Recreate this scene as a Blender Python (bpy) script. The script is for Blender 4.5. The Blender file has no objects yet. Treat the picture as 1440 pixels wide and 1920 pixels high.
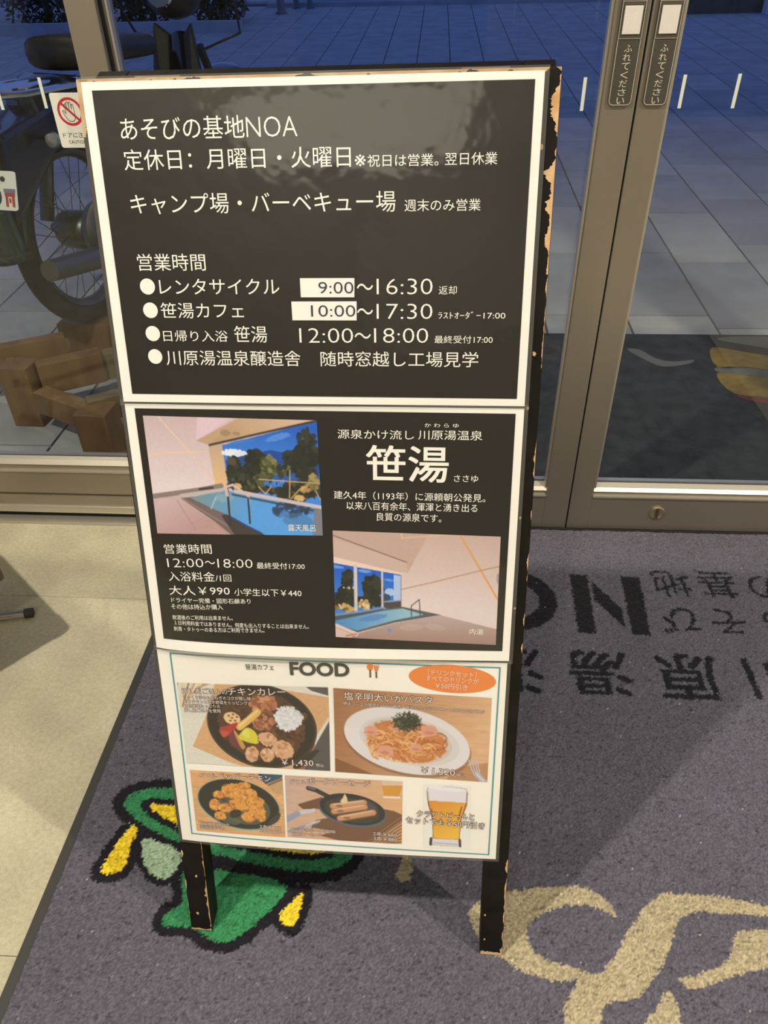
import bpy, bmesh, math, random
import numpy as np
from mathutils import Vector, Matrix
random.seed(7); RNG = np.random.default_rng(7)
S = bpy.context.scene
COL = S.collection
PI = math.pi
# ---------------------------------------------------------------- camera
RC = np.array([[0.9980135794679964, 0.06035978079663595, -0.018044169686059187],
               [0.0223560109864363, -0.6070981147703302, -0.7943123364364206],
               [-0.05889909991036856, 0.7923311024467569, -0.6072415665328381]])
CP = np.array([0.0, 0.0, 1.1288809562139164]); FP = 1393.6
cam = bpy.data.cameras.new('camera'); cam.sensor_fit = 'HORIZONTAL'; cam.sensor_width = 36
cam.lens = FP * 36 / 1440; cam.clip_start = .02; cam.clip_end = 300
co = bpy.data.objects.new('camera', cam); COL.objects.link(co)
co.matrix_world = Matrix([[RC[0][i], -RC[1][i], -RC[2][i], CP[i]] for i in range(3)] + [[0, 0, 0, 1]])
S.camera = co
# ---------------------------------------------------------------- dusk sky and exposure
W = bpy.data.worlds.new('dusk_sky'); S.world = W; W.use_nodes = True
wn = W.node_tree.nodes; wn.clear()
wb = wn.new('ShaderNodeBackground'); wo = wn.new('ShaderNodeOutputWorld')
wb.inputs[0].default_value = (.16, .27, .78, 1); wb.inputs[1].default_value = .55
W.node_tree.links.new(wb.outputs[0], wo.inputs[0])
S.view_settings.view_transform = 'Standard'; S.view_settings.look = 'None'
S.view_settings.exposure = 0.08; S.view_settings.gamma = 1; S.view_settings.use_curve_mapping = False
S.cycles.max_bounces = 10; S.cycles.transparent_max_bounces = 24
LAMP_W = 212.0; LAMP_COL = (1.0, .905, .73)
# ceiling downlights, the back row added unseen for fill and reflections: x, y, watts
LAMPS = [(-1.08, .1, LAMP_W), (1.70, .1, LAMP_W), (-.75, -2.15, 100), (1.70, -2.15, 90)]
ADDED_SOFFIT = [(.95, 2.75, 26), (-1.75, 2.3, 10)]      # added unseen to warm the paving outside, under the canopy
CEIL = 2.72

# ---------------------------------------------------------------- helpers
def ray(px, py): return RC.T @ np.array([(px - 720) / FP, (py - 960) / FP, 1.0])
def fl(px, py, z=0.0):
    r = ray(px, py); return CP + (z - CP[2]) / r[2] * r
def pl(px, py, Y):
    r = ray(px, py); return CP + Y / r[1] * r
def s2l(c): 
    c = np.asarray(c, float) / 255.; return np.where(c <= .04045, c / 12.92, ((c + .055) / 1.055) ** 2.4)
PAPER = s2l((255, 247, 222))
def ink(r, g=None, b=None):           # print colour as it looks on the lit paper -> albedo
    c = s2l(r if g is None else (r, g, b)); return np.clip(c / PAPER * .80, 0, .9)

MATS = {}
def mat(name, col=(.5, .5, .5), rough=.5, metal=0, coat=0, coatr=.1, emit=None, es=0, spec=.5, bump=0, bscale=50, speck=None, noise=0, nscale=8, vcol=False, sheen=0, col2=None, stretch=None):
    if name in MATS: return MATS[name]
    m = bpy.data.materials.new(name); m.use_nodes = True; nt = m.node_tree; N = nt.nodes; L = nt.links
    p = N['Principled BSDF']; col = tuple(float(x) for x in col[:3]) + (1,)
    p.inputs['Base Color'].default_value = col; p.inputs['Roughness'].default_value = rough; p.inputs['Metallic'].default_value = metal
    p.inputs['Coat Weight'].default_value = coat; p.inputs['Coat Roughness'].default_value = coatr
    p.inputs['Specular IOR Level'].default_value = spec; p.inputs['Sheen Weight'].default_value = sheen
    if emit: p.inputs['Emission Color'].default_value = tuple(emit) + (1,); p.inputs['Emission Strength'].default_value = es
    tc = None
    def coord():
        nonlocal tc
        if tc is None:
            t = N.new('ShaderNodeTexCoord'); mp = N.new('ShaderNodeMapping'); L.new(t.outputs['Object'], mp.inputs[0])
            if stretch: mp.inputs['Scale'].default_value = stretch
            tc = mp.outputs[0]
        return tc
    if vcol:
        a = N.new('ShaderNodeVertexColor'); a.layer_name = 'Col'; L.new(a.outputs[0], p.inputs['Base Color'])
    if noise:
        nz = N.new('ShaderNodeTexNoise'); nz.inputs['Scale'].default_value = nscale; nz.inputs['Detail'].default_value = 6; L.new(coord(), nz.inputs['Vector'])
        mx = N.new('ShaderNodeMix'); mx.data_type = 'RGBA'; c2 = col2 if col2 is not None else tuple(x * (1 - noise) for x in col[:3])
        mx.inputs[6].default_value = col; mx.inputs[7].default_value = tuple(float(x) for x in c2[:3]) + (1,)
        rp = N.new('ShaderNodeValToRGB'); rp.color_ramp.elements[0].position = .35; rp.color_ramp.elements[1].position = .68
        L.new(nz.outputs[0], rp.inputs[0]); L.new(rp.outputs[0], mx.inputs[0]); L.new(mx.outputs[2], p.inputs['Base Color'])
    if speck:                          # fine flecks: scale, darkening
        ns = N.new('ShaderNodeTexNoise'); ns.inputs['Scale'].default_value = speck[0]; ns.inputs['Detail'].default_value = 3; ns.inputs['Roughness'].default_value = .8; L.new(coord(), ns.inputs['Vector'])
        r2 = N.new('ShaderNodeValToRGB'); e = r2.color_ramp.elements; e[0].position = .30; e[1].position = .72; a_ = 1-speck[1]; b2_ = 1+speck[1]*.6
        e[0].color = (a_, a_, a_, 1); e[1].color = (b2_, b2_, b2_*.97, 1); L.new(ns.outputs[0], r2.inputs[0])
        mm_ = N.new('ShaderNodeMix'); mm_.data_type = 'RGBA'; mm_.blend_type = 'MULTIPLY'; mm_.inputs[0].default_value = 1
        src = p.inputs['Base Color'].links[0].from_socket if p.inputs['Base Color'].links else None
        if src: L.new(src, mm_.inputs[6])
        else: mm_.inputs[6].default_value = col
        L.new(r2.outputs[0], mm_.inputs[7]); L.new(mm_.outputs[2], p.inputs['Base Color'])
    if bump:
        nb = N.new('ShaderNodeTexNoise'); nb.inputs['Scale'].default_value = bscale; nb.inputs['Detail'].default_value = 4; L.new(coord(), nb.inputs['Vector'])
        bp = N.new('ShaderNodeBump'); bp.inputs['Strength'].default_value = bump; bp.inputs['Distance'].default_value = .01
        L.new(nb.outputs[0], bp.inputs['Height']); L.new(bp.outputs[0], p.inputs['Normal'])
        if coat: L.new(bp.outputs[0], p.inputs['Coat Normal'])
    MATS[name] = m; return m
def glass_mat():
    m = bpy.data.materials.new('clear_glass'); m.use_nodes = True; N = m.node_tree.nodes; L = m.node_tree.links; N.clear()
    o = N.new('ShaderNodeOutputMaterial'); t = N.new('ShaderNodeBsdfTransparent'); g = N.new('ShaderNodeBsdfGlossy'); x = N.new('ShaderNodeMixShader')
    t.inputs[0].default_value = (.95, .97, .96, 1); g.inputs['Roughness'].default_value = .0
    lw = N.new('ShaderNodeLayerWeight'); lw.inputs[0].default_value = .5
    pw = N.new('ShaderNodeMath'); pw.operation = 'POWER'; pw.inputs[1].default_value = 5; L.new(lw.outputs['Facing'], pw.inputs[0])
    ma = N.new('ShaderNodeMath'); ma.operation = 'MULTIPLY_ADD'; ma.inputs[1].default_value = .96; ma.inputs[2].default_value = .04; L.new(pw.outputs[0], ma.inputs[0])
    L.new(ma.outputs[0], x.inputs[0]); L.new(t.outputs[0], x.inputs[1]); L.new(g.outputs[0], x.inputs[2]); L.new(x.outputs[0], o.inputs[0])
    return m
def film_mat():
    m = bpy.data.materials.new('laminate_film'); m.use_nodes = True; N = m.node_tree.nodes; L = m.node_tree.links; N.clear()
    o = N.new('ShaderNodeOutputMaterial'); t = N.new('ShaderNodeBsdfTransparent'); g = N.new('ShaderNodeBsdfPrincipled'); x = N.new('ShaderNodeMixShader')
    g.inputs['Base Color'].default_value = (.32, .31, .29, 1); g.inputs['Roughness'].default_value = .18; x.inputs[0].default_value = .22
    L.new(t.outputs[0], x.inputs[1]); L.new(g.outputs[0], x.inputs[2]); L.new(x.outputs[0], o.inputs[0]); return m
GLASS = glass_mat(); FILM = film_mat()

def tag(o, label=None, cat=None, group=None, kind=None):
    if label: o['label'] = label
    if cat: o['category'] = cat
    if group: o['group'] = group
    if kind: o['kind'] = kind
    return o
def empty(name, loc=(0, 0, 0), label=None, cat=None, group=None, kind=None):
    o = bpy.data.objects.new(name, None); o.location = loc; o.empty_display_size = .05; COL.objects.link(o)
    return tag(o, label, cat, group, kind)
def link(name, me, m=None, parent=None, smooth=False):
    o = bpy.data.objects.new(name, me); COL.objects.link(o)
    if m is not None and not me.materials: me.materials.append(m)
    if smooth: me.shade_smooth()
    if parent is not None:
        o.parent = parent; o.matrix_parent_inverse = parent_world(parent).inverted()
    return o
def parent_world(p):
    M = Matrix.LocRotScale(p.location, p.rotation_euler, p.scale)
    if p.parent: M = parent_world(p.parent) @ p.matrix_parent_inverse @ M
    return M
def pyd(name, v, f, m=None, parent=None, smooth=False):
    me = bpy.data.meshes.new(name); me.from_pydata(np.asarray(v, float).tolist(), [], f); me.update()
    return link(name, me, m, parent, smooth)
class MB:                              # collects simple solids into one mesh
    def __init__(s): s.v = []; s.f = []
    def add(s, v, f):
        k = len(s.v); s.v += [tuple(map(float, x)) for x in v]; s.f += [tuple(int(i) + k for i in q) for q in f]; return s
    def box(s, a, b):
        x0, y0, z0 = a; x1, y1, z1 = b
        return s.add([(x0,y0,z0),(x1,y0,z0),(x1,y1,z0),(x0,y1,z0),(x0,y0,z1),(x1,y0,z1),(x1,y1,z1),(x0,y1,z1)],
                     [(0,3,2,1),(4,5,6,7),(0,1,5,4),(1,2,6,5),(2,3,7,6),(3,0,4,7)])
    def hexa(s, P):                    # eight corners, bottom ring then top ring
        return s.add(P, [(0,3,2,1),(4,5,6,7),(0,1,5,4),(1,2,6,5),(2,3,7,6),(3,0,4,7)])
    def bar(s, a, b, w, h, up=(0, 0, 1)):
        a = np.array(a, float); b = np.array(b, float); t = b - a; t /= np.linalg.norm(t)
        x = np.cross(t, up); x /= np.linalg.norm(x); y = np.cross(x, t)
        c = [(-1,-1),(1,-1),(1,1),(-1,1)]
        return s.hexa([a + x*i*w/2 + y*j*h/2 for i, j in c] + [b + x*i*w/2 + y*j*h/2 for i, j in c])
    def tube(s, P, r, n=10, closed=False, cap=True):
        P = [np.array(p, float) for p in P]; K = len(P); R = r if hasattr(r, '__len__') else [r]*K
        T = []
        for i in range(K):
            a = P[i-1] if (i > 0 or closed) else P[i]; b = P[(i+1) % K] if (i < K-1 or closed) else P[i]
            t = b - a; T.append(t / (np.linalg.norm(t) + 1e-12))
        ref = np.array([0, 0, 1.]) if abs(T[0][2]) < .9 else np.array([1., 0, 0])
        x = np.cross(T[0], ref); x /= np.linalg.norm(x); V = []; F = []
        for i in range(K):
            x = x - T[i]*np.dot(x, T[i]); x /= np.linalg.norm(x); y = np.cross(T[i], x)
            for j in range(n):
                a = 2*PI*j/n; V.append(P[i] + R[i]*(math.cos(a)*x + math.sin(a)*y))
        m = K if closed else K-1
        for i in range(m):
            for j in range(n):
                i2 = (i+1) % K; F.append((i*n+j, i*n+(j+1) % n, i2*n+(j+1) % n, i2*n+j))
        if cap and not closed: F.append(tuple(range(n))[::-1]); F.append(tuple((K-1)*n+j for j in range(n)))
        return s.add(V, F)
    def lathe(s, prof, c, ax, n=24, cap=True):   # prof: (radius, along axis)
        c = np.array(c, float); ax = np.array(ax, float); ax /= np.linalg.norm(ax)
        ref = np.array([0, 0, 1.]) if abs(ax[2]) < .9 else np.array([1., 0, 0])
        x = np.cross(ax, ref); x /= np.linalg.norm(x); y = np.cross(ax, x); V = []; F = []
        for r, h in prof:
            for j in range(n):
                a = 2*PI*j/n; V.append(c + ax*h + r*(math.cos(a)*x + math.sin(a)*y))
        for i in range(len(prof)-1):
            for j in range(n): F.append((i*n+j, i*n+(j+1) % n, (i+1)*n+(j+1) % n, (i+1)*n+j))
        if cap and prof[0][0] > 1e-6: F.append(tuple(range(n))[::-1])
        if cap and prof[-1][0] > 1e-6: F.append(tuple((len(prof)-1)*n+j for j in range(n)))
        return s.add(V, F)
    def build(s, name, m=None, parent=None, smooth=False, bevel=0):
        me = bpy.data.meshes.new(name); me.from_pydata(s.v, [], s.f); me.update()
        bm = bmesh.new(); bm.from_mesh(me); bmesh.ops.recalc_face_normals(bm, faces=bm.faces)
        if bevel:
            bmesh.ops.bevel(bm, geom=[e for e in bm.edges if e.calc_face_angle(0) > .6], offset=bevel, segments=2, affect='EDGES', profile=.6)
        bm.to_mesh(me); bm.free()
        o = link(name, me, m, parent, False)
        if smooth:
            try: me.shade_smooth(); me.set_sharp_from_angle(angle=math.radians(40))
            except Exception: pass
        return o
def crom(P, n=6, closed=True):         # smooth closed outline through points
    P = np.array(P, float); K = len(P); out = []
    for i in range(K if closed else K-1):
        g = lambda j: P[j % K] if closed else P[min(max(j, 0), K-1)]
        a, b, c, d_ = g(i-1), g(i), g(i+1), g(i+2)
        for t in np.linspace(0, 1, n, endpoint=False):
            out.append(.5*((2*b) + (-a+c)*t + (2*a-5*b+4*c-d_)*t*t + (-a+3*b-3*c+d_)*t**3))
    if not closed: out.append(P[-1])
    return np.array(out)
def inpoly(X, Y, P):
    P = np.asarray(P, float); r = np.zeros(X.shape, bool); j = len(P)-1
    for i in range(len(P)):
        xi, yi = P[i]; xj, yj = P[j]
        if yi != yj:
            r ^= ((yi > Y) != (yj > Y)) & (X < (xj-xi)*(Y-yi)/(yj-yi)+xi)
        j = i
    return r
def segdist(X, Y, a, b):
    ax, ay = a; bx, by = b; dx, dy = bx-ax, by-ay; L2 = dx*dx+dy*dy+1e-12
    t = np.clip(((X-ax)*dx+(Y-ay)*dy)/L2, 0, 1); return np.hypot(X-ax-t*dx, Y-ay-t*dy)
_hn = RNG.random((256, 256))
def vnoise(x, y):
    xi = np.floor(x).astype(int); yi = np.floor(y).astype(int); fx = x-xi; fy = y-yi; fx = fx*fx*(3-2*fx); fy = fy*fy*(3-2*fy)
    g = lambda a, b: _hn[a % 256, b % 256]
    return (g(xi, yi)*(1-fx)+g(xi+1, yi)*fx)*(1-fy)+(g(xi, yi+1)*(1-fx)+g(xi+1, yi+1)*fx)*fy
def fbm(x, y, o=3): return sum(vnoise(x*2**k+13*k, y*2**k+7*k)/2**k for k in range(o))/sum(1/2**k for k in range(o))
# lettering outlines from the built-in font
_tc = {}; _lay = {}
_cu = bpy.data.curves.new('lettering_source', 'FONT'); _to = bpy.data.objects.new('lettering_source', _cu); COL.objects.link(_to)
def glyphs(body, off=0.0, res=3):
    """outline mesh of a piece of lettering; off > 0 thickens it with shifted copies, off < 0 thins (plain figures only)"""
    k = (body, off, res)
    if k not in _tc:
        _cu.body = body; _cu.offset = min(off, 0); _cu.resolution_u = res; _cu.fill_mode = 'FRONT'
        dg = bpy.context.evaluated_depsgraph_get(); dg.update(); e = _to.evaluated_get(dg); me = e.to_mesh()
        v = np.empty(len(me.vertices)*3, np.float32); me.vertices.foreach_get('co', v); v = v.reshape(-1, 3)[:, :2].astype(float); f = [tuple(q.vertices) for q in me.polygons]; e.to_mesh_clear()
        if off > 0:
            V, F = [], []
            for t in (range(4) if off < .03 else range(8)):
                a_ = 2*PI*(t+.5)/(4 if off < .03 else 8); F += [tuple(i+len(v)*len(V) for i in q) for q in f]; V.append(v+off*np.array([math.cos(a_), math.sin(a_)]))
            _lay[k] = np.repeat(np.arange(len(V)), len(v)); v, f = np.concatenate(V), F
        _tc[k] = (v, f)
    return _tc[k]
# ================================================================ the setting
DY = 1.42                                   # room side of the glazed front
M_AL = mat('bronze_anodised_metal', (.37, .33, .275), .42, .75, noise=.12, nscale=3, bump=.02, bscale=900)
M_AL2 = mat('polished_metal_bead', (.58, .55, .48), .42, .8)
M_DK = mat('black_rubber_seal', (.012, .012, .013), .7)
M_WALL = mat('plaster_wall', (.55, .52, .47), .9, noise=.1, nscale=2)
M_CEIL = mat('ceiling_board', (.62, .60, .56), .9)
M_SHELF = mat('dark_wall_panel', (.10, .085, .07), .6)
# interior floor: large vinyl tiles with hairline joints
M_TILE = mat('speckled_beige_vinyl', (.515, .48, .36), .42, noise=.18, nscale=7, bump=.10, bscale=160, col2=(.41, .38, .285), spec=.3, speck=(130, .22))
flr = MB().box((-3.2, -4.2, -.03), (3.2, 1.47, -.004)).build('floor', mat('floor_screed', (.20, .18, .14), .9)); tag(flr, kind='structure')
TW, TL = .914, .72
tile_meshes = {}
for i, x in enumerate(np.arange(-3.19, 3.1, TW)):
    for j, y in enumerate(np.arange(1.14 - 7*TL, 1.44, TL)):
        x0, x1, y0, y1 = x+.0006, min(x+TW-.0006, 3.19), max(y+.0006, -4.19), min(y+TL-.0006, 1.465)
        if y1 - y0 < .01: continue
        key = (round(x1-x0, 3), round(y1-y0, 3))
        if key not in tile_meshes:
            me = bpy.data.meshes.new('floor_tile'); b = MB().box((0, 0, -.005), (key[0], key[1], 0)); me.from_pydata(b.v, [], b.f); me.materials.append(M_TILE); tile_meshes[key] = me
        t = bpy.data.objects.new('floor_tile', tile_meshes[key]); COL.objects.link(t); t.location = (x0, y0, 0); t.parent = flr
tag(MB().box((-3.3, -4.3, CEIL), (3.3, 1.5, CEIL+.1)).build('ceiling', M_CEIL), kind='structure')
tag(MB().box((-3.3, -4.3, -.03), (3.3, -4.2, CEIL)).build('wall_back', M_WALL), kind='structure')
tag(MB().box((-3.3, -4.2, -.03), (-3.2, 1.5, CEIL)).build('wall_left', M_WALL), kind='structure')
tag(MB().box((3.2, -4.2, -.03), (3.3, 1.5, CEIL)).build('wall_right', M_WALL), kind='structure')
tag(MB().box((-3.2, DY, 2.2), (3.2, 1.5, CEIL)).box((2.6, DY, 0), (3.2, 1.5, 2.2)).box((-3.2, DY, 0), (-2.2, 1.5, 2.2)).build('wall_front', M_WALL), kind='structure')
tag(MB().box((-2.2, DY-.02, 2.12), (2.6, 1.5, 2.2)).build('trim_1', M_AL), kind='structure')     # header
GY0, GY1 = 1.440, 1.448
for x0, x1, zt, lab in ((-3.0, -.7, 2.35, 'tall dark cabinet against the back wall on the left'), (1.3, 3.0, 2.35, 'tall dark cabinet against the back wall on the right'), (-.6, 1.2, 1.45, 'low dark counter against the back wall between the cabinets')):  # unseen furniture added for dark patches in the poster reflections
    e = empty('cabinet' if zt > 2 else 'counter', ((x0+x1)/2, -3.95, 0), lab, 'cabinet' if zt > 2 else 'counter')
    MB().box((x0, -4.19, .06), (x1, -3.75, zt)).build('body', M_SHELF, e, bevel=.004); MB().box((x0+.02, -4.19, 0), (x1-.02, -3.80, .06)).build('plinth', M_DK, e)
    n = 4 if zt > 2 else 3
    for k in range(n):
        a, b = x0+(x1-x0)*k/n+.006, x0+(x1-x0)*(k+1)/n-.006; dd = MB().box((a, -3.75, .08), (b, -3.73, zt-.03)).build('door_panel', M_SHELF, e, bevel=.002)
        MB().box((b-.05, -3.73, zt*.45), (b-.035, -3.71, zt*.45+.14)).build('handle', M_AL2, dd)
# left fixed window: stepped sill, pane, posts
w1 = empty('window_1', (-1.4, DY, 0), kind='structure')
X0, X1 = -2.15, -.601
MB().box((X0, 1.425, -.003), (X1, 1.47, .021)).build('sill_gap', M_DK, w1)
MB().box((X0, 1.392, -.003), (X1, 1.425, .006)).build('floor_strip', M_AL2, w1, bevel=.002)
MB().box((X0, 1.412, .021), (X1, 1.47, .041)).build('sill_bead', M_AL2, w1, bevel=.004)
MB().box((X0, 1.420, .041), (X1, 1.47, .069)).build('lower_rail', M_AL, w1, bevel=.001)
MB().box((X0, 1.420, .077), (X1, 1.447, .139)).box((X0, 1.426, .069), (X1, 1.47, .077)).build('bottom_rail', M_AL, w1, bevel=.001)
MB().box((X0, 1.417, .139), (X1, 1.447, .1445)).build('glazing_line', M_AL2, w1, bevel=.001)
MB().box((X0, 1.424, .1445), (X1, 1.439, .158)).build('bead_recess', M_AL, w1)
MB().hexa([(X0,1.422,.158),(X1,1.422,.158),(X1,1.44,.158),(X0,1.44,.158),(X0,1.430,.168),(X1,1.430,.168),(X1,1.44,.172),(X0,1.44,.172)]).build('glazing_bead', M_AL2, w1)
MB().box((X0, 1.449, .06), (X1, 1.462, .170)).build('outer_sill', M_AL2, w1)
MB().box((X0, GY0, .158), (X1, GY1, 2.12)).build('glass_pane', GLASS, w1)
MB().box((-2.2, 1.42, 0), (-2.15, 1.5, 2.12)).build('side_post', M_AL, w1, bevel=.002)
# post between the fixed window and the sliding doors, with the door's own stile behind it
t2 = MB().box((-.600, 1.404, 0), (-.5485, 1.4185, 2.12)).build('trim_2', M_AL, bevel=.002); tag(t2, kind='structure')
t3 = MB().box((-.60, 1.415, -.003), (1.34, 1.47, .004)).build('trim_3', M_DK); tag(t3, kind='structure')  # door track gap

w2 = empty('window_2', (1.97, DY, 0), kind='structure')  # unseen window added to let more lamp light onto the paving
MB().box((1.325, 1.42, 0), (1.38, 1.5, 2.12)).build('side_post', M_AL, w2, bevel=.002); MB().box((2.55, 1.42, 0), (2.6, 1.5, 2.12)).build('side_post', M_AL, w2, bevel=.002)
MB().box((1.38, 1.42, 0), (2.55, 1.47, .158)).build('bottom_rail', M_AL, w2, bevel=.002); MB().box((1.38, GY0, .158), (2.55, GY1, 2.12)).build('glass_pane', GLASS, w2)
M_PLATE = mat('dark_switch_plate', (.062, .056, .046), .45, coat=.2)
M_LINE = mat('pale_print_line', (.62, .58, .50), .5)
M_BTN = mat('grainy_white_button', (.74, .70, .67), .55, noise=.1, nscale=700)
def flat_text(name, body, M, m, parent, x0, z0, x1, z1, off=0, res=3):
    """lettering fitted to a rectangle of the plane given by M(a, b) -> world point"""
    v, f = glyphs(body, off, res); lo = v.min(0); hi = v.max(0)
    a = x0+(v[:, 0]-lo[0])/(hi[0]-lo[0])*(x1-x0); b = z0+(v[:, 1]-lo[1])/(hi[1]-lo[1])*(z1-z0)
    return pyd(name, [M(p, q) for p, q in zip(a, b)], f, m, parent)
def rrect(x0, z0, x1, z1, r, n=5):
    P = []
    for cx, cz, a0 in ((x1-r, z1-r, 0), (x0+r, z1-r, 90), (x0+r, z0+r, 180), (x1-r, z0+r, 270)):
        for k in range(n+1):
            a = math.radians(a0+90*k/n); P.append((cx+r*math.cos(a), cz+r*math.sin(a)))
    return P
def slab(P, M, t0, t1):                # outline P extruded between two heights of M(a, b, h)
    n = len(P); b = MB(); b.add([M(p[0], p[1], t0) for p in P]+[M(p[0], p[1], t1) for p in P], [tuple(range(n))[::-1], tuple(range(n, 2*n))]+[(i, (i+1) % n, n+(i+1) % n, n+i) for i in range(n)])
    return b
def outline(P, w, M, h):               # thin closed line of width w along P (inside)
    P = np.array(P); n = len(P); c = P.mean(0); V = []; F = []
    for i in range(n):
        a, b, d_ = P[i-1], P[i], P[(i+1) % n]; t = d_-a; t = t/(np.linalg.norm(t)+1e-12); nn = np.array([-t[1], t[0]])
        V += [M(*b, h), M(*(b+nn*w), h)]
    F = [(2*i, 2*((i+1) % n), 2*((i+1) % n)+1, 2*i+1) for i in range(n)]
    return V, F
def sliding_door(name, xl, xr, stile_l, stile_r, plate_x, lock=None):
    dr = empty(name, ((xl+xr)/2, DY, .005), kind='structure')
    MB().box((xl, 1.42, .005), (xl+stile_l, 1.465, 2.115)).build('stile', M_AL, dr, bevel=.0015)
    MB().box((xr-stile_r, 1.42, .005), (xr, 1.465, 2.115)).build('stile', M_AL, dr, bevel=.0015)
    a, b = xl+stile_l, xr-stile_r
    MB().box((a, 1.4205, .006), (b, 1.447, .097)).build('bottom_rail', M_AL, dr)
    MB().box((a, 1.417, .097), (b, 1.447, .102)).build('glazing_line', M_AL2, dr, bevel=.001)
    MB().box((a, 1.424, .102), (b, 1.439, .116)).build('bead_recess', M_AL, dr)
    MB().hexa([(a,1.420,.114),(b,1.420,.114),(b,1.44,.114),(a,1.44,.114),(a,1.427,.121),(b,1.427,.121),(b,1.44,.127),(a,1.44,.127)]).build('glazing_bead', M_AL2, dr)
    MB().box((a, 1.449, .006), (b, 1.461, .126)).build('outer_bead', M_AL2, dr)
    MB().box((a, 1.42, 2.03), (b, 1.465, 2.115)).build('top_rail', M_AL, dr)
    MB().box((a, GY0, .121), (b, GY1, 2.03)).build('glass_pane', GLASS, dr)
    if xl < 0: MB().box((a-.0075, 1.4192, .006), (a, 1.4199, 2.11)).build('edge_seal', M_DK, dr)
    for xs, sg in ((a, 1), (b, -1)):
        MB().box((min(xs, xs+sg*.005), 1.424, .121), (max(xs, xs+sg*.005), 1.44, 2.03)).build('side_bead', M_AL2, dr, bevel=.001)
    if plate_x:
        p0, p1 = plate_x; zb, zt = .908, 1.19
        P = rrect(p0, zb, p1, zt, .006)
        for k, (x, z) in enumerate(P):                      # gently bowed ends
            if z < zb+.004: P[k] = (x, z-.0018*(1-((x-(p0+p1)/2)/(p1-p0)*2)**2))
        M3 = lambda a_, b_, h: (a_, 1.42-h, b_)
        sw = slab(P, M3, -.0005, .0045).build('touch_switch', M_PLATE, dr)
        V, F = outline([(x+(.0012 if x < (p0+p1)/2 else -.0012), z+.0012*(1 if z < 1 else -1)) for x, z in P], .0008, M3, .0047); pyd('outline', V, F, M_LINE, sw)
        q0, q1 = p0+.0012, p1-.0012
        bx = slab([(q0, 1.002), (q1, 1.002), (q1, 1.052), (q0, 1.052)], M3, .0046, .0056)
        bx.build('button_bezel', mat('bezel', (.075, .068, .056), .4), sw)
        V, F = outline([(q0, 1.002), (q1, 1.002), (q1, 1.052), (q0, 1.052)], .0008, M3, .0058); pyd('bezel_line', V, F, M_LINE, sw)
        e = .0042
        slab([(q0+e, 1.002+e+.002), (q1-e, 1.002+e+.002), (q1-e, 1.052-e-.002), (q0+e, 1.052-e-.002)], M3, .0056, .0075).build('button', M_BTN, sw, bevel=.0006)
        chars = 'ふれてください'; xm = (p0+p1)/2+.0005
        for k, c in enumerate(chars):
            z = .9945-k*.01235
            flat_text('lettering', c, lambda a_, b_: (a_, 1.42-.0048, b_), M_LINE, sw, xm-.0062, z-.0105, xm+.0062, z-.0005)
        pyd('arrow_mark', [M3(xm-.006, 1.074, .0048), M3(xm+.006, 1.074, .0048), M3(xm+.001, 1.062, .0048)], [(0, 2, 1)], M_LINE, sw)
    if lock:
        x, z = lock
        lk = MB().lathe([(.0175, 0), (.0175, .0035), (.015, .005), (.0145, .002), (.001, .002)], (x, 1.421, z), (0, -1, 0), 32, cap=False).build('lock_cylinder', mat('worn_brass', (.55, .48, .33), .3, .9), dr, smooth=True)
        MB().box((x-.0022, 1.413, z-.0125), (x+.0022, 1.4185, z+.0125)).build('turn_slot', mat('dark_brass', (.16, .14, .10), .4, .8), lk)
    return dr
d1 = sliding_door('door_1', -.598, .3295, .0565, .0555, (.2835, .3222))
d2 = sliding_door('door_2', .3325, 1.32, .0495, .05, (.3405, .3790), (.5365, .057))
# canopy over the entrance outside, added unseen to keep blue sky off near paving
tag(MB().box((-6, 1.5, 2.62), (6, 3.9, 2.74)).build('canopy', mat('canopy_soffit', (.30, .29, .27), .8)), kind='structure')
# ---------------------------------------------------------------- outside ground, rising gently away from the doors
SL = .05; PY0 = 1.5
gz = lambda y: -.006 + SL*max(0, y-2.0)
M_PAVE = [mat('paving_%d' % k, c, .75, noise=.22, nscale=5, bump=.1, bscale=60) for k, c in enumerate([(.40, .41, .42), (.36, .37, .39), (.45, .45, .44), (.33, .34, .37)])]
pave = MB().hexa([(-9,PY0,-.2),(9,PY0,-.2),(9,2,-.2),(-9,2,-.2),(-9,PY0,-.014),(9,PY0,-.014),(9,2,-.014),(-9,2,-.014)]).hexa([(-9,2,-.2),(9,2,-.2),(9,22,-.2),(-9,22,-.2),(-9,2,-.014),(9,2,-.014),(9,22,gz(22)-.008),(-9,22,gz(22)-.008)]).build('pavement', mat('paving_joint_sand', (.10, .10, .11), .9)); tag(pave, kind='structure')
def paver(x0, x1, y0, y1, b):
    g = .004
    z = [gz(y0), gz(y1)]
    b.hexa([(x0+g,y0+g,z[0]-.02),(x1-g,y0+g,z[0]-.02),(x1-g,y1-g,z[1]-.02),(x0+g,y1-g,z[1]-.02),(x0+g,y0+g,z[0]),(x1-g,y0+g,z[0]),(x1-g,y1-g,z[1]),(x0+g,y1-g,z[1])])
far = MB(); npav = 0
PW, PL = .30, .60
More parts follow.
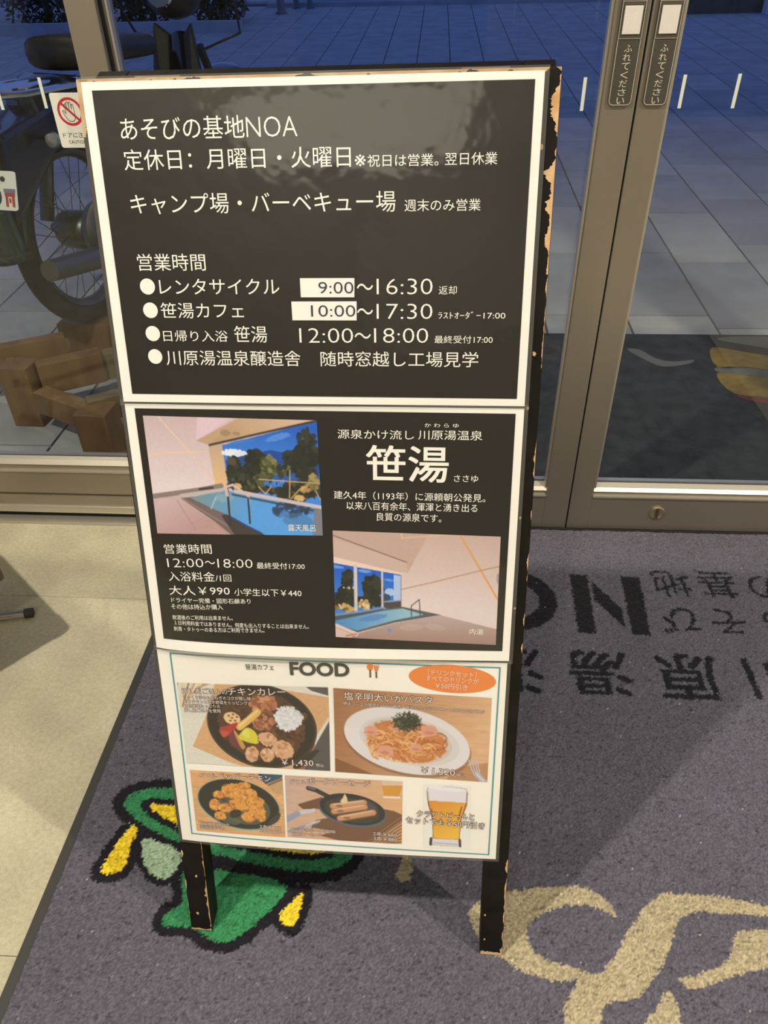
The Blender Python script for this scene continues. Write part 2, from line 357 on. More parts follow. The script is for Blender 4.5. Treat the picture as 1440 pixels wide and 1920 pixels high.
for i in range(-22, 24):
    xx = -1.09 + i*PW; off = random.choice([0, .2, .4, .3, .1])
    y = 1.36 + off - (PL if off > .2 else 0)
    while y < 12.5:
        a, b_ = max(y, PY0), y+PL
        for (ya, yb) in ([(a, 2.0), (2.0, b_)] if a < 2.0 < b_ else [(a, b_)]):
            if yb-ya < .01: continue
            # visible near pavers become pieces of their own
            c = RC @ (np.array([xx+PW/2, (ya+yb)/2, gz(yb)])-CP); px, py = 720+FP*c[0]/c[2], 960+FP*c[1]/c[2]
            if -60 < px < 1500 and -20 < py < 960 and yb < 7.2 and npav < 290 and not (260 < px < 930 and py > 150):
                m = MB(); paver(xx, xx+PW, ya, yb, m); m.build('paver', random.choice(M_PAVE), pave); npav += 1
            else: paver(xx, xx+PW, ya, yb, far)
        y += PL
fo = far.build('distant_pavers', M_PAVE[0], pave); fo['kind'] = 'stuff'
# ================================================================ the sandwich board
BO = np.array([-0.11670077, 0.76174774, 1.03515424]); BU = np.array([0.99964985, -0.02225902, 0.01430801]); BD = np.array([0.00741269, -0.28350195, -0.95894301])
BN = np.array([-0.02540148, -0.95871329, 0.28323768])
def BM(u, v, n): return BO + u*BU + v*BD + n*BN
M_BLK = mat('black_painted_wood', (.0065, .006, .0055), .5, noise=.5, nscale=30, col2=(.012, .010, .008), bump=.08, bscale=60, spec=.16)
M_BARE = mat('chipped_bare_wood', (.62, .43, .25), .8, noise=.35, nscale=60, col2=(.50, .28, .12))
board = empty('sandwich_board', tuple(BM(0, 1.075, 0)*np.array([1, 1, 0])), 'worn black wooden sandwich board with three laminated posters standing on the entrance mat', 'sign board')
UL, UR = -.2175, .2255; T = .030; F0 = -.0025        # front face just behind the sheets
def bbox(name, u0, u1, v0, v1, n0, n1, parent=board, m=M_BLK, bevel=.0015, Mf=BM, cut=0):
    return MB().hexa([Mf(u0, v1, n1), Mf(u1, v1, n1), Mf(u1, v0, n1), Mf(u0, v0, n1), Mf(u0, v1-cut, n0), Mf(u1, v1-cut, n0), Mf(u1, v0, n0), Mf(u0, v0, n0)]).build(name, m, parent, bevel=bevel)
zleg = lambda u: (BO[2]+u*BU[2]-.0085)/-BD[2]
def leaf(Mf, rear):
    st = []
    vb = (lambda u: zleg(u)) if not rear else (lambda u: 1.0665+u*.0149)
    st.append(bbox('stile', UL, UL+.031, -.0035, vb(UL), F0-T, F0, Mf=Mf, cut=.0089)); st.append(bbox('stile', UR-.031, UR, -.0035, vb(UR), F0-T, F0, Mf=Mf, cut=.0089))
    tr = bbox('top_rail', UL+.031, UR-.031, -.0035, .045, F0-T, F0, Mf=Mf); bbox('bottom_rail', UL+.031, UR-.031, .845, .886, F0-T, F0, Mf=Mf)
    bbox('panel', UL+.031, UR-.031, .045, .845, F0-T+.010, F0-.008, Mf=Mf)
    return st, tr
sts, trail = leaf(BM, False)
# rear leaf swings back from the hinge line at the top
BDr = np.array([-.0074, .2835, -.95894]); HP = BM(0, 0, F0-T-.0015)
BNr = np.cross(BU, BDr); BNr /= np.linalg.norm(BNr)
if BNr[1] < 0: BNr = -BNr
def BMr(u, v, n): return HP + u*BU + v*BDr + (n-F0+T)*BNr
leaf(BMr, True)
M_BRASS = mat('dull_hinge_steel', (.30, .27, .22), .45, .8)
for uu in (-.15, .16):
    MB().tube([BM(uu-.022, -.006, F0-T-.001), BM(uu+.022, -.006, F0-T-.001)], .004, 8).build('hinge', M_BRASS, board)
for uu in (UL+.036, UR-.036):                          # stay chains between the leaves
    a = BM(uu, .60, F0-T); b = BMr(uu, .60, F0-T); P = [a+(b-a)*t+np.array([0, 0, -.05*4*t*(1-t)]) for t in np.linspace(0, 1, 9)]
    MB().tube(P, .0018, 6).build('stay_chain', M_BRASS, board)
def ragged(p0, p1, w, seed, parent, amp=1.0, N=70, h=F0+.0004, gap=0):
    """bare wood strip along an edge from p0 to p1; w(t) = width across (du, dv direction given by sign tuple)"""
    p0 = np.array(p0); p1 = np.array(p1); V = []; Fc = []; t = np.linspace(0, 1, N); dirn = np.array(w[1])
    base = w[0](t); L_ = np.linalg.norm(p1-p0); nz = fbm(t*L_*55+seed*9.1, np.full(N, seed*3.7), 4); ww = base*np.clip((nz-.5+gap)*3.2+.45, 0, 1.3)*(.75+.5*RNG.random(N))
    for i in range(N):
        a = p0+(p1-p0)*t[i]; b = a+dirn*max(ww[i], 0); V += [BM(a[0], a[1], h), BM(b[0], b[1], h)]
    for i in range(N-1):
        if ww[i] > 1e-5 or ww[i+1] > 1e-5: Fc.append((2*i, 2*i+1, 2*i+3, 2*i+2))
    return pyd('chipped_edge', V, Fc, M_BARE, parent)
one = lambda a: (lambda t: np.full_like(t, a))
ragged((UL+.001, -.0033), (UR-.001, -.0033), (one(.0068), (0, 1)), 1, trail, gap=.10, N=420)
ragged((UL+.0006, -.003), (UL+.0006, .045), (lambda t: .008*(1-t)+.003, (1, 0)), 2, sts[0], gap=.25)
ragged((UR-.0006, -.003), (UR-.0006, .17), (lambda t: .011*(1-t)**.6+.002, (-1, 0)), 3, sts[1], gap=.02, N=200)
ragged((UR-.0006, .17), (UR-.0006, .62), (one(.0028), (-1, 0)), 4, sts[1], gap=-.20, N=400)
ragged((UR-.0006, .90), (UR-.0006, 1.07), (one(.0025), (-1, 0)), 5, sts[1], gap=-.02, N=80)
ragged((UL+.0304, .90), (UL+.0304, 1.06), (one(.0024), (-1, 0)), 6, sts[0], gap=.0, N=80)
ragged((UL+.0006, .92), (UL+.0006, 1.07), (one(.002), (1, 0)), 7, sts[0], gap=-.12, N=80)
ragged((UL+.001, zleg(UL)-.0006), (UL+.030, zleg(UL)-.0006), (one(.0045), (0, -1)), 8, sts[0], gap=.15, N=24)
ragged((UR-.030, zleg(UR)-.0006), (UR-.001, zleg(UR)-.0006), (one(.005), (0, -1)), 9, sts[1], gap=.12, N=24)
# chips on the top face and loose flecks on the stiles
def chip(u, v, ru, rv, seed, parent, top=False):
    P = []
    for k in range(12):
        a = 2*PI*k/12; r = .55+.9*float(fbm(np.array([k*.9+seed*5.3]), np.array([seed*2.1]), 2)[0])
        P.append((u+ru*r*math.cos(a), v+rv*r*math.sin(a)))
    V = [BM(p, -.0042, F0-.013+q) if top else BM(p, q, F0+.0004) for p, q in P]
    pyd('paint_chip', V, [tuple(range(12))], M_BARE, parent)
for k, (u, w_) in enumerate([(-.185, .008), (-.175, .006), (.185, .008), (.197, .007), (.06, .004), (-.05, .003)]): chip(u, 0.004*(-1)**k, w_, .0045, k+1, trail, True)
for k, (u, v, r) in enumerate([(.2105, .060, .0022), (-.200, .965, .0016), (-.190, 1.00, .0014), (-.205, 1.035, .002), (.213, .42, .0012), (.2135, .53, .0012), (.199, 1.0, .0013), (.2, 1.045, .0015), (.217, .245, .0016), (.214, .30, .0012)]): chip(u, v, r, r*1.3, k+11, sts[0] if u < 0 else sts[1])

# ---------------------------------------------------------------- the three laminated sheets
def bend1(u, v): return .0012*np.sin((u+.21)*11)*np.clip(v/.3, 0, 1)+.0005
def bend2(u, v):
    t = np.clip((v-.36)/.24, 0, 1); x = np.clip((u+.213)/.426, 0, 1)
    return .0115*t**2*np.sin(PI*x**.62)+.0004
def bend3(u, v):
    t = np.clip((v-.70)/.20, 0, 1); x = np.clip((u+.213)/.426, 0, 1); w = np.clip(1-(v-.60)/.10, 0, 1)
    return .0045*t**2*np.sin(PI*x**.7)+.006*w*np.sin(PI*x**.62)
BENDS = [bend1, bend2, bend3]; BASE = [.0030, .0018, .0003]
def SM(k, u, v, h): return BM(u, v, BASE[k]+float(BENDS[k](u, v))+h)
def SMa(k, U, V, h):
    n = BASE[k]+BENDS[k](U, V)+h
    return BO[None, :]+U[:, None]*BU+V[:, None]*BD+n[:, None]*BN
def uvp(k, px, py):                    # photo pixel -> sheet coordinates on the bent sheet
    h = BASE[k]; r = ray(px, py)
    for _ in range(5):
        P0 = BO+h*BN; t = np.dot(P0-CP, BN)/np.dot(r, BN); p = CP+t*r-BO; u, v = p@BU, p@BD; h = BASE[k]+float(BENDS[k](u, v))
    return np.array([u, v])
def print_mat(name, col, vcol=False):
    return mat(name, col, .45, coat=1.0, coatr=.07, vcol=vcol, bump=.22, bscale=8)
M_PAPER = print_mat('laminated_white_paper', (.80, .80, .80)); M_INKB = print_mat('black_print', ink(38, 34, 27)); M_PHOTO = print_mat('photo_print', (1, 1, 1), True)
M_WHT = print_mat('white_lettering', (.80, .80, .78)); M_CRM = print_mat('cream_lettering', ink(240, 225, 205)); M_GREY = print_mat('grey_lettering', ink(70, 66, 56))
M_TEAL = print_mat('teal_rule', ink(70, 150, 155)); M_ORG = print_mat('orange_print', ink(240, 135, 60)); M_BRN = print_mat('brown_lettering_edge', ink(110, 75, 58)); M_NAVY = print_mat('dark_digit', ink(52, 54, 72))
def sheet_grid(k, name, quad, nu, nv, h, m, parent, cols=None, uvq=True):
    """quad: TL, TR, BR, BL in sheet coordinates"""
    q = np.array(quad); s = np.linspace(0, 1, nu+1); t = np.linspace(0, 1, nv+1); Sg, Tg = np.meshgrid(s, t)
    P = (q[0]*((1-Sg)*(1-Tg))[..., None]+q[1]*(Sg*(1-Tg))[..., None]+q[2]*(Sg*Tg)[..., None]+q[3]*((1-Sg)*Tg)[..., None]).reshape(-1, 2)
    V = SMa(k, P[:, 0], P[:, 1], h); i = np.arange(nv)[:, None]*(nu+1)+np.arange(nu)[None, :]; i = i.ravel()
    Fq = np.stack([i, i+nu+1, i+nu+2, i+1], 1)
    me = bpy.data.meshes.new(name); me.vertices.add(len(V)); me.vertices.foreach_set('co', V.astype(np.float32).ravel())
    me.loops.add(len(Fq)*4); me.loops.foreach_set('vertex_index', Fq.astype(np.int32).ravel()); me.polygons.add(len(Fq))
    me.polygons.foreach_set('loop_start', np.arange(0, len(Fq)*4, 4, dtype=np.int32)); me.update(calc_edges=True); me.validate()
    if cols is not None:
        a = me.color_attributes.new('Col', 'FLOAT_COLOR', 'POINT'); a.data.foreach_set('color', np.c_[cols.reshape(-1, 3), np.ones(len(V))].astype(np.float32).ravel())
    o = link(name, me, m, parent); me.shade_smooth(); return o
def put(k, parent, body, m, A, B_, C_=None, h=.0006, off=0.0, res=3, edge=None, eo=.05, name='lettering'):
    """A=top-left, B_=bottom-right (C_ None) or A=bottom-left, B_=bottom-right, C_=height in photo pixels"""
    v, f = glyphs(body, off, res); lo = v.min(0); hi = v.max(0)
    if C_ is None:
        a = uvp(k, *A); b = uvp(k, *B_); org = np.array([a[0], b[1]]); ex = np.array([b[0]-a[0], 0]); ey = np.array([0, a[1]-b[1]])
    else:
        org = uvp(k, *A); b = uvp(k, *B_); tl = uvp(k, A[0]-.12*C_, A[1]-C_); ex = b-org; ey = tl-org; e1 = ex/np.linalg.norm(ex); ey = np.array([e1[1], -e1[0]])*abs(ey[1])
    def mesh(nm, v, f, hh, mm, par, key):
        st = (v-lo)/(hi-lo); P = org+st[:, :1]*ex+st[:, 1:]*ey; V = SMa(k, P[:, 0], P[:, 1], hh+_lay.get(key, np.zeros(len(v)))*1.6e-5)
        return pyd(nm, V, f, mm, par)
    o = mesh(name, v, f, h, m, parent, (body, off, res))
    if edge is not None:
        ve, fe = glyphs(body, eo, res); mesh('lettering_edge', ve, fe, h-.0004, edge, o, (body, eo, res))
    return o
def flat(k, parent, name, pix, m, h, px=True):
    P = [uvp(k, *p) for p in pix] if px else pix
    return pyd(name, [SM(k, a, b, h) for a, b in P], [tuple(range(len(P)))[::-1]], m, parent)
def disc(k, parent, name, c, r, m, h):
    a = uvp(k, *c); b = uvp(k, c[0]+r, c[1]); R = b[0]-a[0]
    return pyd(name, [SM(k, a[0]+R*math.cos(t), a[1]+R*math.sin(t), h) for t in np.linspace(0, 2*PI, 40, endpoint=False)], [tuple(range(40))[::-1]], m, parent)
def sheet(k, name, label, u0, u1, v0, v1):
    c = BM((u0+u1)/2, v1, 0); e = empty(name, tuple(c), label, 'poster')
    sheet_grid(k, 'paper', [(u0, v0), (u1, v0), (u1, v1), (u0, v1)], 40, 30, 0, M_PAPER, e)
    g = .0042; b = MB()                                    # clear margin of the laminating pouch
    for (a0, a1, b0, b1) in ((u0-g, u1+g, v0-g, v0), (u0-g, u1+g, v1, v1+g), (u0-g, u0, v0, v1), (u1, u1+g, v0, v1)):
        nu = 24 if a1-a0 > .1 else 1; nv = 24 if b1-b0 > .1 else 1; U, V = np.meshgrid(np.linspace(a0, a1, nu+1), np.linspace(b0, b1, nv+1))
        P = SMa(k, U.ravel(), V.ravel(), -.0001); b.add(P, [(j*(nu+1)+i, (j+1)*(nu+1)+i, (j+1)*(nu+1)+i+1, j*(nu+1)+i+1) for j in range(nv) for i in range(nu)])
    b.build('laminate_margin', FILM, e)
    return e
p1 = sheet(0, 'opening_hours_poster', 'laminated black poster listing opening hours in white Japanese lettering, topmost on the board', -.21, .21, 0, .297)
p2 = sheet(1, 'bath_poster', 'laminated black poster with two photographs of bathing pools, middle one on the board', -.21, .21, .2996, .5966)
p3 = sheet(2, 'food_menu_poster', 'laminated white food menu with dish photographs and a teal rule, lowest on the board', -.2115, .2085, .6005, .8977)
def quadpx(k, P): return [uvp(k, *p) for p in P]
sheet_grid(0, 'black_field', quadpx(0, [(172.4, 169.9), (1003.6, 148.3), (968.9, 747.8), (248.3, 738.1)]), 40, 30, .0003, M_INKB, p1)
sheet_grid(1, 'black_field', quadpx(1, [(252.2, 765.3), (966.9, 775.8), (941.7, 1220.6), (307.2, 1196.9)]), 40, 30, .0003, M_INKB, p2)
# lettering of the opening hours sheet
for body, a, b in [
    ('あそびの基地', (223.3, 220.8), (459.6, 258.8)), ('NOA', (460.5, 219.4), (558.2, 255.7)),
    ('定休日：月曜日・火曜日', (230, 280.6), (658.2, 313.3)), ('※', (665.2, 290), (685.6, 311.5)), ('祝日は営業。', (689, 289.8), (822, 311)), ('翌日休業', (834.5, 286.2), (932.3, 308.3)),
    ('キャンプ場・バーベキュー場', (242.9, 363.8), (741.9, 397.3)), ('週末のみ営業', (758.5, 373.8), (900.8, 395.2)),
    ('営業時間', (256.1, 476.1), (386.7, 507.5)), ('レンタサイクル', (297.2, 522.8), (524.7, 551.9)), ('笹湯カフェ', (300, 567.2), (458.3, 597)),
    ('日帰り入浴', (305.3, 619.2), (428.3, 640.8)), ('笹湯', (438.1, 610.8), (502, 642.2)), ('川原湯温泉醸造舎', (310.3, 656.1), (564.4, 686.7)),
    ('〜', (668.8, 531.7), (699.7, 543.8)), ('16:30', (706.1, 522.4), (810.9, 551.8)), ('返却', (822.7, 536), (856.3, 552)),
    ('〜', (669.4, 578), (699.7, 589.5)), ('17:30', (706.1, 569.4), (810.6, 598.1)), ('ﾗｽﾄｵｰﾀﾞｰ17:00', (821.8, 583.8), (947.3, 598.1)),
    ('12:00', (560.8, 615.1), (662.4, 642.9)), ('〜', (664.6, 623.7), (695.6, 634.9)), ('18:00', (701.3, 615.1), (802.6, 642.9)),
    ('最終受付17:00', (814.8, 629.1), (923.4, 644)), ('随時窓越し工場見学', (600.7, 658.3), (896.2, 688.6))]:
    put(0, p1, body, M_WHT, a, b, off=-.012 if body[0] in '1N' and body[-1] in '0A' else 0)
for c, r in [((276.9, 537.2), 14), ((282.5, 581.7), 13.7), ((286.9, 625.3), 13.5), ((291.4, 668.3), 13.2)]: disc(0, p1, 'list_dot', c, r, M_WHT, .0006)
for P, body, a, b in [([(562.4, 521.5), (664.6, 521.2), (664.6, 557.3), (564.3, 557.3)], '9:00', (596.9, 528.4), (663, 550)), ([(546.4, 565.2), (668.8, 564.8), (668.8, 600.7), (548.6, 600.4)], '10:00', (583.1, 572), (666.6, 593.4))]:
    s_ = flat(0, p1, 'correction_label', P, M_PAPER, .0007); put(0, s_, body, M_NAVY, a, b, h=.0010, off=-.008)
# lettering of the bath sheet
for body, a, b, o_ in [('か わ ら ゆ', (796.3, 793.3), (860, 801.8), 0), ('源泉かけ流し', (632.5, 804.5), (776.3, 824.3), 0), ('川原湯温泉', (784.3, 805.8), (904.3, 825.8), 0),
    ('笹湯', (685.8, 833.8), (840.5, 905), .015), ('ささゆ', (851.3, 890.3), (896.3, 904), 0)]: put(1, p2, body, M_WHT, a, b, off=o_)
for body, a, b, c in [('建久4年（1193年）に源頼朝公発見。', (626.3, 935), (910, 941.8), 15.5), ('以来八百有余年、渾渾と湧き出る', (650, 955), (895, 960.5), 15.5), ('良質の源泉です。', (706.3, 976), (827.5, 979.5), 15.5),
    ('営業時間', (309.3, 1037.8), (398, 1038), 18), ('12:00', (315, 1063), (382.5, 1063.6), 16.5), ('〜', (384.5, 1057), (403.8, 1057.6), 6), ('18:00', (408.8, 1063.8), (474.5, 1064.8), 16.5),
    ('最終受付17:00', (482, 1066), (571.8, 1067.6), 12), ('入浴料金', (317.5, 1089), (403.8, 1090.4), 18), ('/1回', (405, 1090), (434.5, 1090.4), 13),
    ('大人￥990', (318.8, 1115), (432, 1116), 17.5), ('小学生以下￥440', (440, 1116.3), (565.8, 1118.8), 14), ('ドライヤー完備・固形石鹸あり', (322, 1129), (470.5, 1132), 9.5),
    ('その他は持込か購入', (322, 1141.5), (418.8, 1143), 10), ('飲酒後のご利用は出来ません。', (324.3, 1161), (437, 1163), 8.6), ('１日利用料金ではありません。何度も出入りすることは出来ません。', (327.8, 1170.8), (579.5, 1179), 8.6),
    ('刺青・タトゥーのある方はご利用できません。', (326.8, 1182.3), (496.3, 1186), 8.6)]: put(1, p2, body, M_WHT, a, b, c, res=2, off=-.010 if body in ('12:00', '18:00') else 0)

# ---------------------------------------------------------------- printed photographs, drawn as flat colour on a fine sheet
class Canvas:
    def __init__(s, corners, w, h, base, ss=2):
        s.w, s.h = w+1, h+1; s.W, s.H = s.w*ss, s.h*ss; s.ss = ss
        s.a = np.empty((s.H, s.W, 3)); s.a[:] = base
        src = np.array(corners, float); dst = np.array([(0, 0), (s.W-1, 0), (s.W-1, s.H-1), (0, s.H-1)], float)
        A = []; B = []
        for (x, y), (X, Y) in zip(src, dst): A += [[x, y, 1, 0, 0, 0, -X*x, -X*y], [0, 0, 0, x, y, 1, -Y*x, -Y*y]]; B += [X, Y]
        s.Hm = np.append(np.linalg.solve(np.array(A), np.array(B)), 1).reshape(3, 3)
        s.Y, s.X = np.mgrid[0:s.H, 0:s.W].astype(float)
        s.k = np.linalg.norm(s.p([src[1]])[0]-s.p([src[0]])[0])/np.linalg.norm(src[1]-src[0])
    def p(s, P):
        P = np.array(P, float); q = np.c_[P, np.ones(len(P))] @ s.Hm.T; return q[:, :2]/q[:, 2:]
    def win(s, lo, hi):
        x0, y0 = np.maximum(np.floor(lo)-2, 0).astype(int); x1 = min(int(hi[0])+3, s.W); y1 = min(int(hi[1])+3, s.H)
        return (slice(y0, max(y1, y0)), slice(x0, max(x1, x0)))
    def put(s, w, m, c, al=1.0):
        a = (m*al)[..., None]; s.a[w] = s.a[w]*(1-a)+np.asarray(c, float)*a
    def poly(s, P, c, al=1.0, smooth=False):
        Q = s.p(crom(P, 5) if smooth else P); w = s.win(Q.min(0), Q.max(0)); s.put(w, inpoly(s.X[w], s.Y[w], Q).astype(float), c, al)
    def grad(s, P, c0, c1, a, b, al=1.0):
        Q = s.p(P); w = s.win(Q.min(0), Q.max(0)); m = inpoly(s.X[w], s.Y[w], Q).astype(float); A, B = s.p([a, b]); d_ = B-A; t = np.clip(((s.X[w]-A[0])*d_[0]+(s.Y[w]-A[1])*d_[1])/(d_@d_), 0, 1)[..., None]
        s.put(w, m, np.array(c0)*(1-t)+np.array(c1)*t, al)
    def ell(s, cx, cy, rx, ry, c, rot=0, al=1.0, rough=0):
        q = s.p([(cx, cy)])[0]; R = max(rx, ry)*s.k*(1+rough)+2; w = s.win(q-R, q+R); a = math.radians(rot); X, Y = s.X[w], s.Y[w]
        if not X.size: return
        dx, dy = (X-q[0])/s.k, (Y-q[1])/s.k
        e = np.hypot((dx*math.cos(a)+dy*math.sin(a))/rx, (-dx*math.sin(a)+dy*math.cos(a))/ry)
        if rough: e = e+(fbm(X/s.ss*.35+cx, Y/s.ss*.35+cy, 2)-.5)*rough
        s.put(w, np.clip((1-e)*min(rx, ry)*s.k*.9+.5, 0, 1), c, al)
    def line(s, P, wd, c, al=1.0):
        Q = s.p(P); R = wd*s.k/2+2; w = s.win(Q.min(0)-R, Q.max(0)+R); X, Y = s.X[w], s.Y[w]; d_ = np.full(X.shape, 1e9)
        for i in range(len(Q)-1): d_ = np.minimum(d_, segdist(X, Y, Q[i], Q[i+1]))
        s.put(w, np.clip(wd*s.k/2-d_+.5, 0, 1), c, al)
    def blobs(s, cx, cy, rx, ry, n, r, cols, al=.9, seed=0):
        g = np.random.default_rng(seed)
        for i in range(n):
            a = g.random()*2*PI; q = math.sqrt(g.random()); rr = r*(.5+g.random()); s.ell(cx+q*rx*math.cos(a), cy+q*ry*math.sin(a), rr*(.7+.6*g.random()), rr*(.5+.6*g.random()), cols[g.integers(len(cols))], g.random()*180, al, .5)
    def grain(s, amt, sx=.5, sy=.5, seed=0): s.a = s.a*(1+amt*(fbm(s.X/s.ss*sx+seed, s.Y/s.ss*sy, 3)-.5)[..., None])
    def cols(s):
        a = s.a.reshape(s.h, s.ss, s.w, s.ss, 3).mean((1, 3)); return ink(np.clip(a, 0, 255))
    def build(s, k, parent, corners_px, name='printed_photograph', h=.0006):
        return sheet_grid(k, name, quadpx(k, corners_px), s.w-1, s.h-1, h, M_PHOTO, parent, s.cols())
# open-air bath
c = Canvas([(67, 70), (1270, 103), (1312, 900), (168, 885)], 250, 165, (214, 186, 180))
c.grad([(0, 0), (620, 0), (640, 560), (100, 640)], (205, 178, 172), (232, 212, 204), (300, 60), (330, 560))
c.poly([(455, 60), (740, 60), (500, 215), (445, 240)], (226, 196, 196)); c.poly([(735, 90), (1260, 98), (1240, 112), (540, 275), (445, 243), (520, 205)], (196, 162, 122))
c.grad([(735, 90), (1260, 98), (1240, 112), (540, 275)], (190, 155, 112), (214, 182, 148), (600, 240), (1100, 110)); c.ell(650, 190, 35, 22, (150, 120, 95), 0, .6, .4); c.ell(725, 195, 25, 13, (150, 120, 95), 0, .6, .4)
c.grad([(530, 272), (645, 262), (680, 560), (580, 570)], (200, 170, 140), (232, 190, 130), (600, 280), (610, 540))
WIN = [(627, 275), (1275, 108), (1310, 720), (705, 595), (665, 540)]
c.grad(WIN, (36, 96, 186), (74, 138, 214), (950, 130), (950, 420)); c.line([(540, 274), (1275, 106)], 14, (70, 62, 55))
c.ell(720, 330, 95, 26, (236, 236, 242), 4, 1, .5); c.ell(770, 340, 60, 22, (225, 228, 238), 0, 1, .4); c.ell(1010, 220, 90, 22, (96, 150, 218), -15, .8, .6); c.ell(760, 250, 90, 14, (70, 130, 205), -8, .7, .6)
c.poly([(652, 380), (760, 350), (850, 330), (960, 308), (1060, 330), (1295, 400), (1302, 560), (668, 520)], (34, 76, 148)); c.poly([(655, 430), (800, 400), (1300, 470), (1302, 580), (670, 540)], (40, 95, 170))
DK = [(46, 50, 40), (60, 62, 46), (38, 44, 38), (52, 50, 36)]; OL = [(112, 116, 70), (140, 138, 88), (88, 92, 56), (70, 72, 48)]
c.blobs(850, 430, 70, 110, 130, 26, DK, .9, 1); c.blobs(715, 450, 40, 100, 60, 20, DK+[(90, 80, 60)], .9, 2); c.blobs(1200, 250, 60, 90, 60, 18, DK, .85, 3); c.blobs(1180, 360, 120, 70, 120, 24, DK, .85, 4); c.blobs(1190, 440, 70, 60, 50, 24, DK, .9, 44)
c.blobs(950, 420, 50, 70, 70, 20, OL, .85, 5); c.blobs(1050, 450, 50, 40, 40, 16, DK+OL, .85, 6); c.blobs(830, 540, 160, 50, 130, 22, DK+OL[2:], .9, 7); c.blobs(1130, 590, 170, 60, 140, 22, DK+[(92, 78, 46)], .92, 8)
c.blobs(1000, 540, 90, 18, 30, 10, [(60, 120, 205), (80, 135, 210)], .9, 9); c.blobs(1245, 530, 40, 50, 40, 14, [(170, 150, 90), (120, 110, 70)], .9, 10); c.blobs(1180, 570, 50, 28, 22, 12, [(214, 170, 100), (180, 140, 80)], .9, 11); c.blobs(725, 555, 30, 14, 12, 10, [(220, 180, 110)], .9, 12); c.ell(1155, 640, 40, 22, (236, 190, 110), 0, .9, .5)
for L_ in ([(880, 510), (1295, 540)], [(1090, 448), (1088, 640)], [(1160, 575), (1098, 645)], [(878, 562), (925, 612)], [(925, 612), (965, 560)], [(1262, 590), (1292, 650)]): c.line(L_, 8, (196, 164, 116))
c.poly([(130, 632), (330, 628), (420, 640), (720, 900), (160, 900)], (204, 172, 162)); c.grad([(130, 640), (330, 640), (700, 890), (160, 900)], (208, 178, 170), (190, 152, 140), (250, 640), (400, 880))
c.line([(310, 655), (440, 858)], 5, (165, 138, 128)); c.line([(420, 812), (575, 742)], 4, (172, 145, 135)); c.line([(100, 632), (480, 582), (620, 555)], 34, (142, 126, 116)); c.line([(470, 578), (560, 568)], 16, (70, 62, 60)); 
c.poly([(335, 640), (430, 628), (560, 700), (760, 790), (960, 900), (700, 900), (560, 790)], (122, 102, 94)); c.line([(345, 640), (700, 850)], 10, (150, 126, 114)); c.poly([(620, 760), (700, 740), (960, 900), (720, 900)], (72, 64, 58))
c.grad([(400, 636), (640, 585), (720, 600), (1258, 712), (1255, 900), (935, 900), (690, 765), (570, 716)], (122, 152, 150), (92, 162, 220), (450, 640), (820, 760)); c.blobs(1110, 720, 130, 40, 60, 24, [(50, 70, 90), (40, 60, 84), (84, 130, 190)], .8, 13); c.ell(1150, 800, 110, 60, (72, 120, 160), 10, .6, .4); c.ell(640, 640, 70, 30, (150, 176, 176), 0, .6, .5)
c.line([(718, 592), (1300, 705)], 26, (206, 192, 184)); c.line([(700, 615), (1290, 735)], 14, (60, 62, 60), .8); c.line([(340, 622), (625, 583)], 24, (198, 182, 174)); c.poly([(1252, 708), (1300, 716), (1314, 905), (1246, 900)], (128, 128, 134))
c.line([(585, 632), (550, 712)], 8, (190, 196, 190)); c.line([(662, 570), (685, 828)], 15, (64, 54, 52)); c.line([(652, 570), (662, 620)], 22, (216, 186, 168)); c.line([(660, 560), (702, 548), (806, 622), (812, 680)], 17, (214, 188, 172)); c.line([(806, 640), (820, 812)], 13, (62, 54, 54)); c.line([(690, 775), (900, 880)], 8, (40, 80, 160))
c.line([(178, 78), (572, 515)], 10, (238, 200, 160)); c.line([(104, 338), (524, 317)], 10, (238, 200, 160)); c.grain(.06, .7, .7)
c.build(1, p2, [(268.1, 779), (594, 787.9), (605.4, 1003.8), (295.5, 999.7)])
put(1, p2, '露天風呂', M_WHT, (541.2, 995), (591.8, 996), 12, h=.0010, res=2)
# indoor bath
c = Canvas([(95, 57), (1355, 103), (1318, 915), (118, 855)], 250, 160, (216, 188, 170))
c.grad([(600, 40), (1400, 40), (1400, 850), (600, 650)], (206, 176, 158), (228, 208, 194), (900, 80), (850, 620)); c.poly([(60, 40), (830, 60), (655, 378), (60, 250)], (200, 168, 148)); c.poly([(60, 100), (650, 297), (655, 378), (60, 262)], (208, 178, 160))
c.line([(60, 80), (650, 297)], 6, (120, 92, 80)); c.poly([(60, 245), (615, 378), (605, 400), (60, 305)], (236, 208, 184)); c.grad([(60, 295), (607, 390), (607, 642), (60, 700)], (34, 94, 190), (72, 130, 200), (300, 330), (300, 600))
c.ell(120, 330, 60, 12, (120, 170, 225), 5, .8, .5); c.ell(330, 362, 50, 12, (130, 175, 228), 5, .8, .5); c.ell(520, 430, 40, 10, (110, 165, 225), 5, .8, .5); c.poly([(550, 388), (606, 398), (606, 590), (550, 580)], (178, 196, 222)); c.ell(520, 520, 36, 30, (190, 205, 228), 0, .9, .4)
c.blobs(205, 430, 30, 80, 60, 20, DK, .9, 21); c.blobs(190, 560, 70, 80, 90, 22, DK, .9, 22); c.blobs(390, 480, 60, 80, 100, 22, DK, .9, 23); c.blobs(370, 590, 90, 40, 60, 20, DK, .9, 24); c.blobs(490, 570, 20, 40, 20, 16, [(60, 80, 100), (50, 60, 60)], .9, 25)
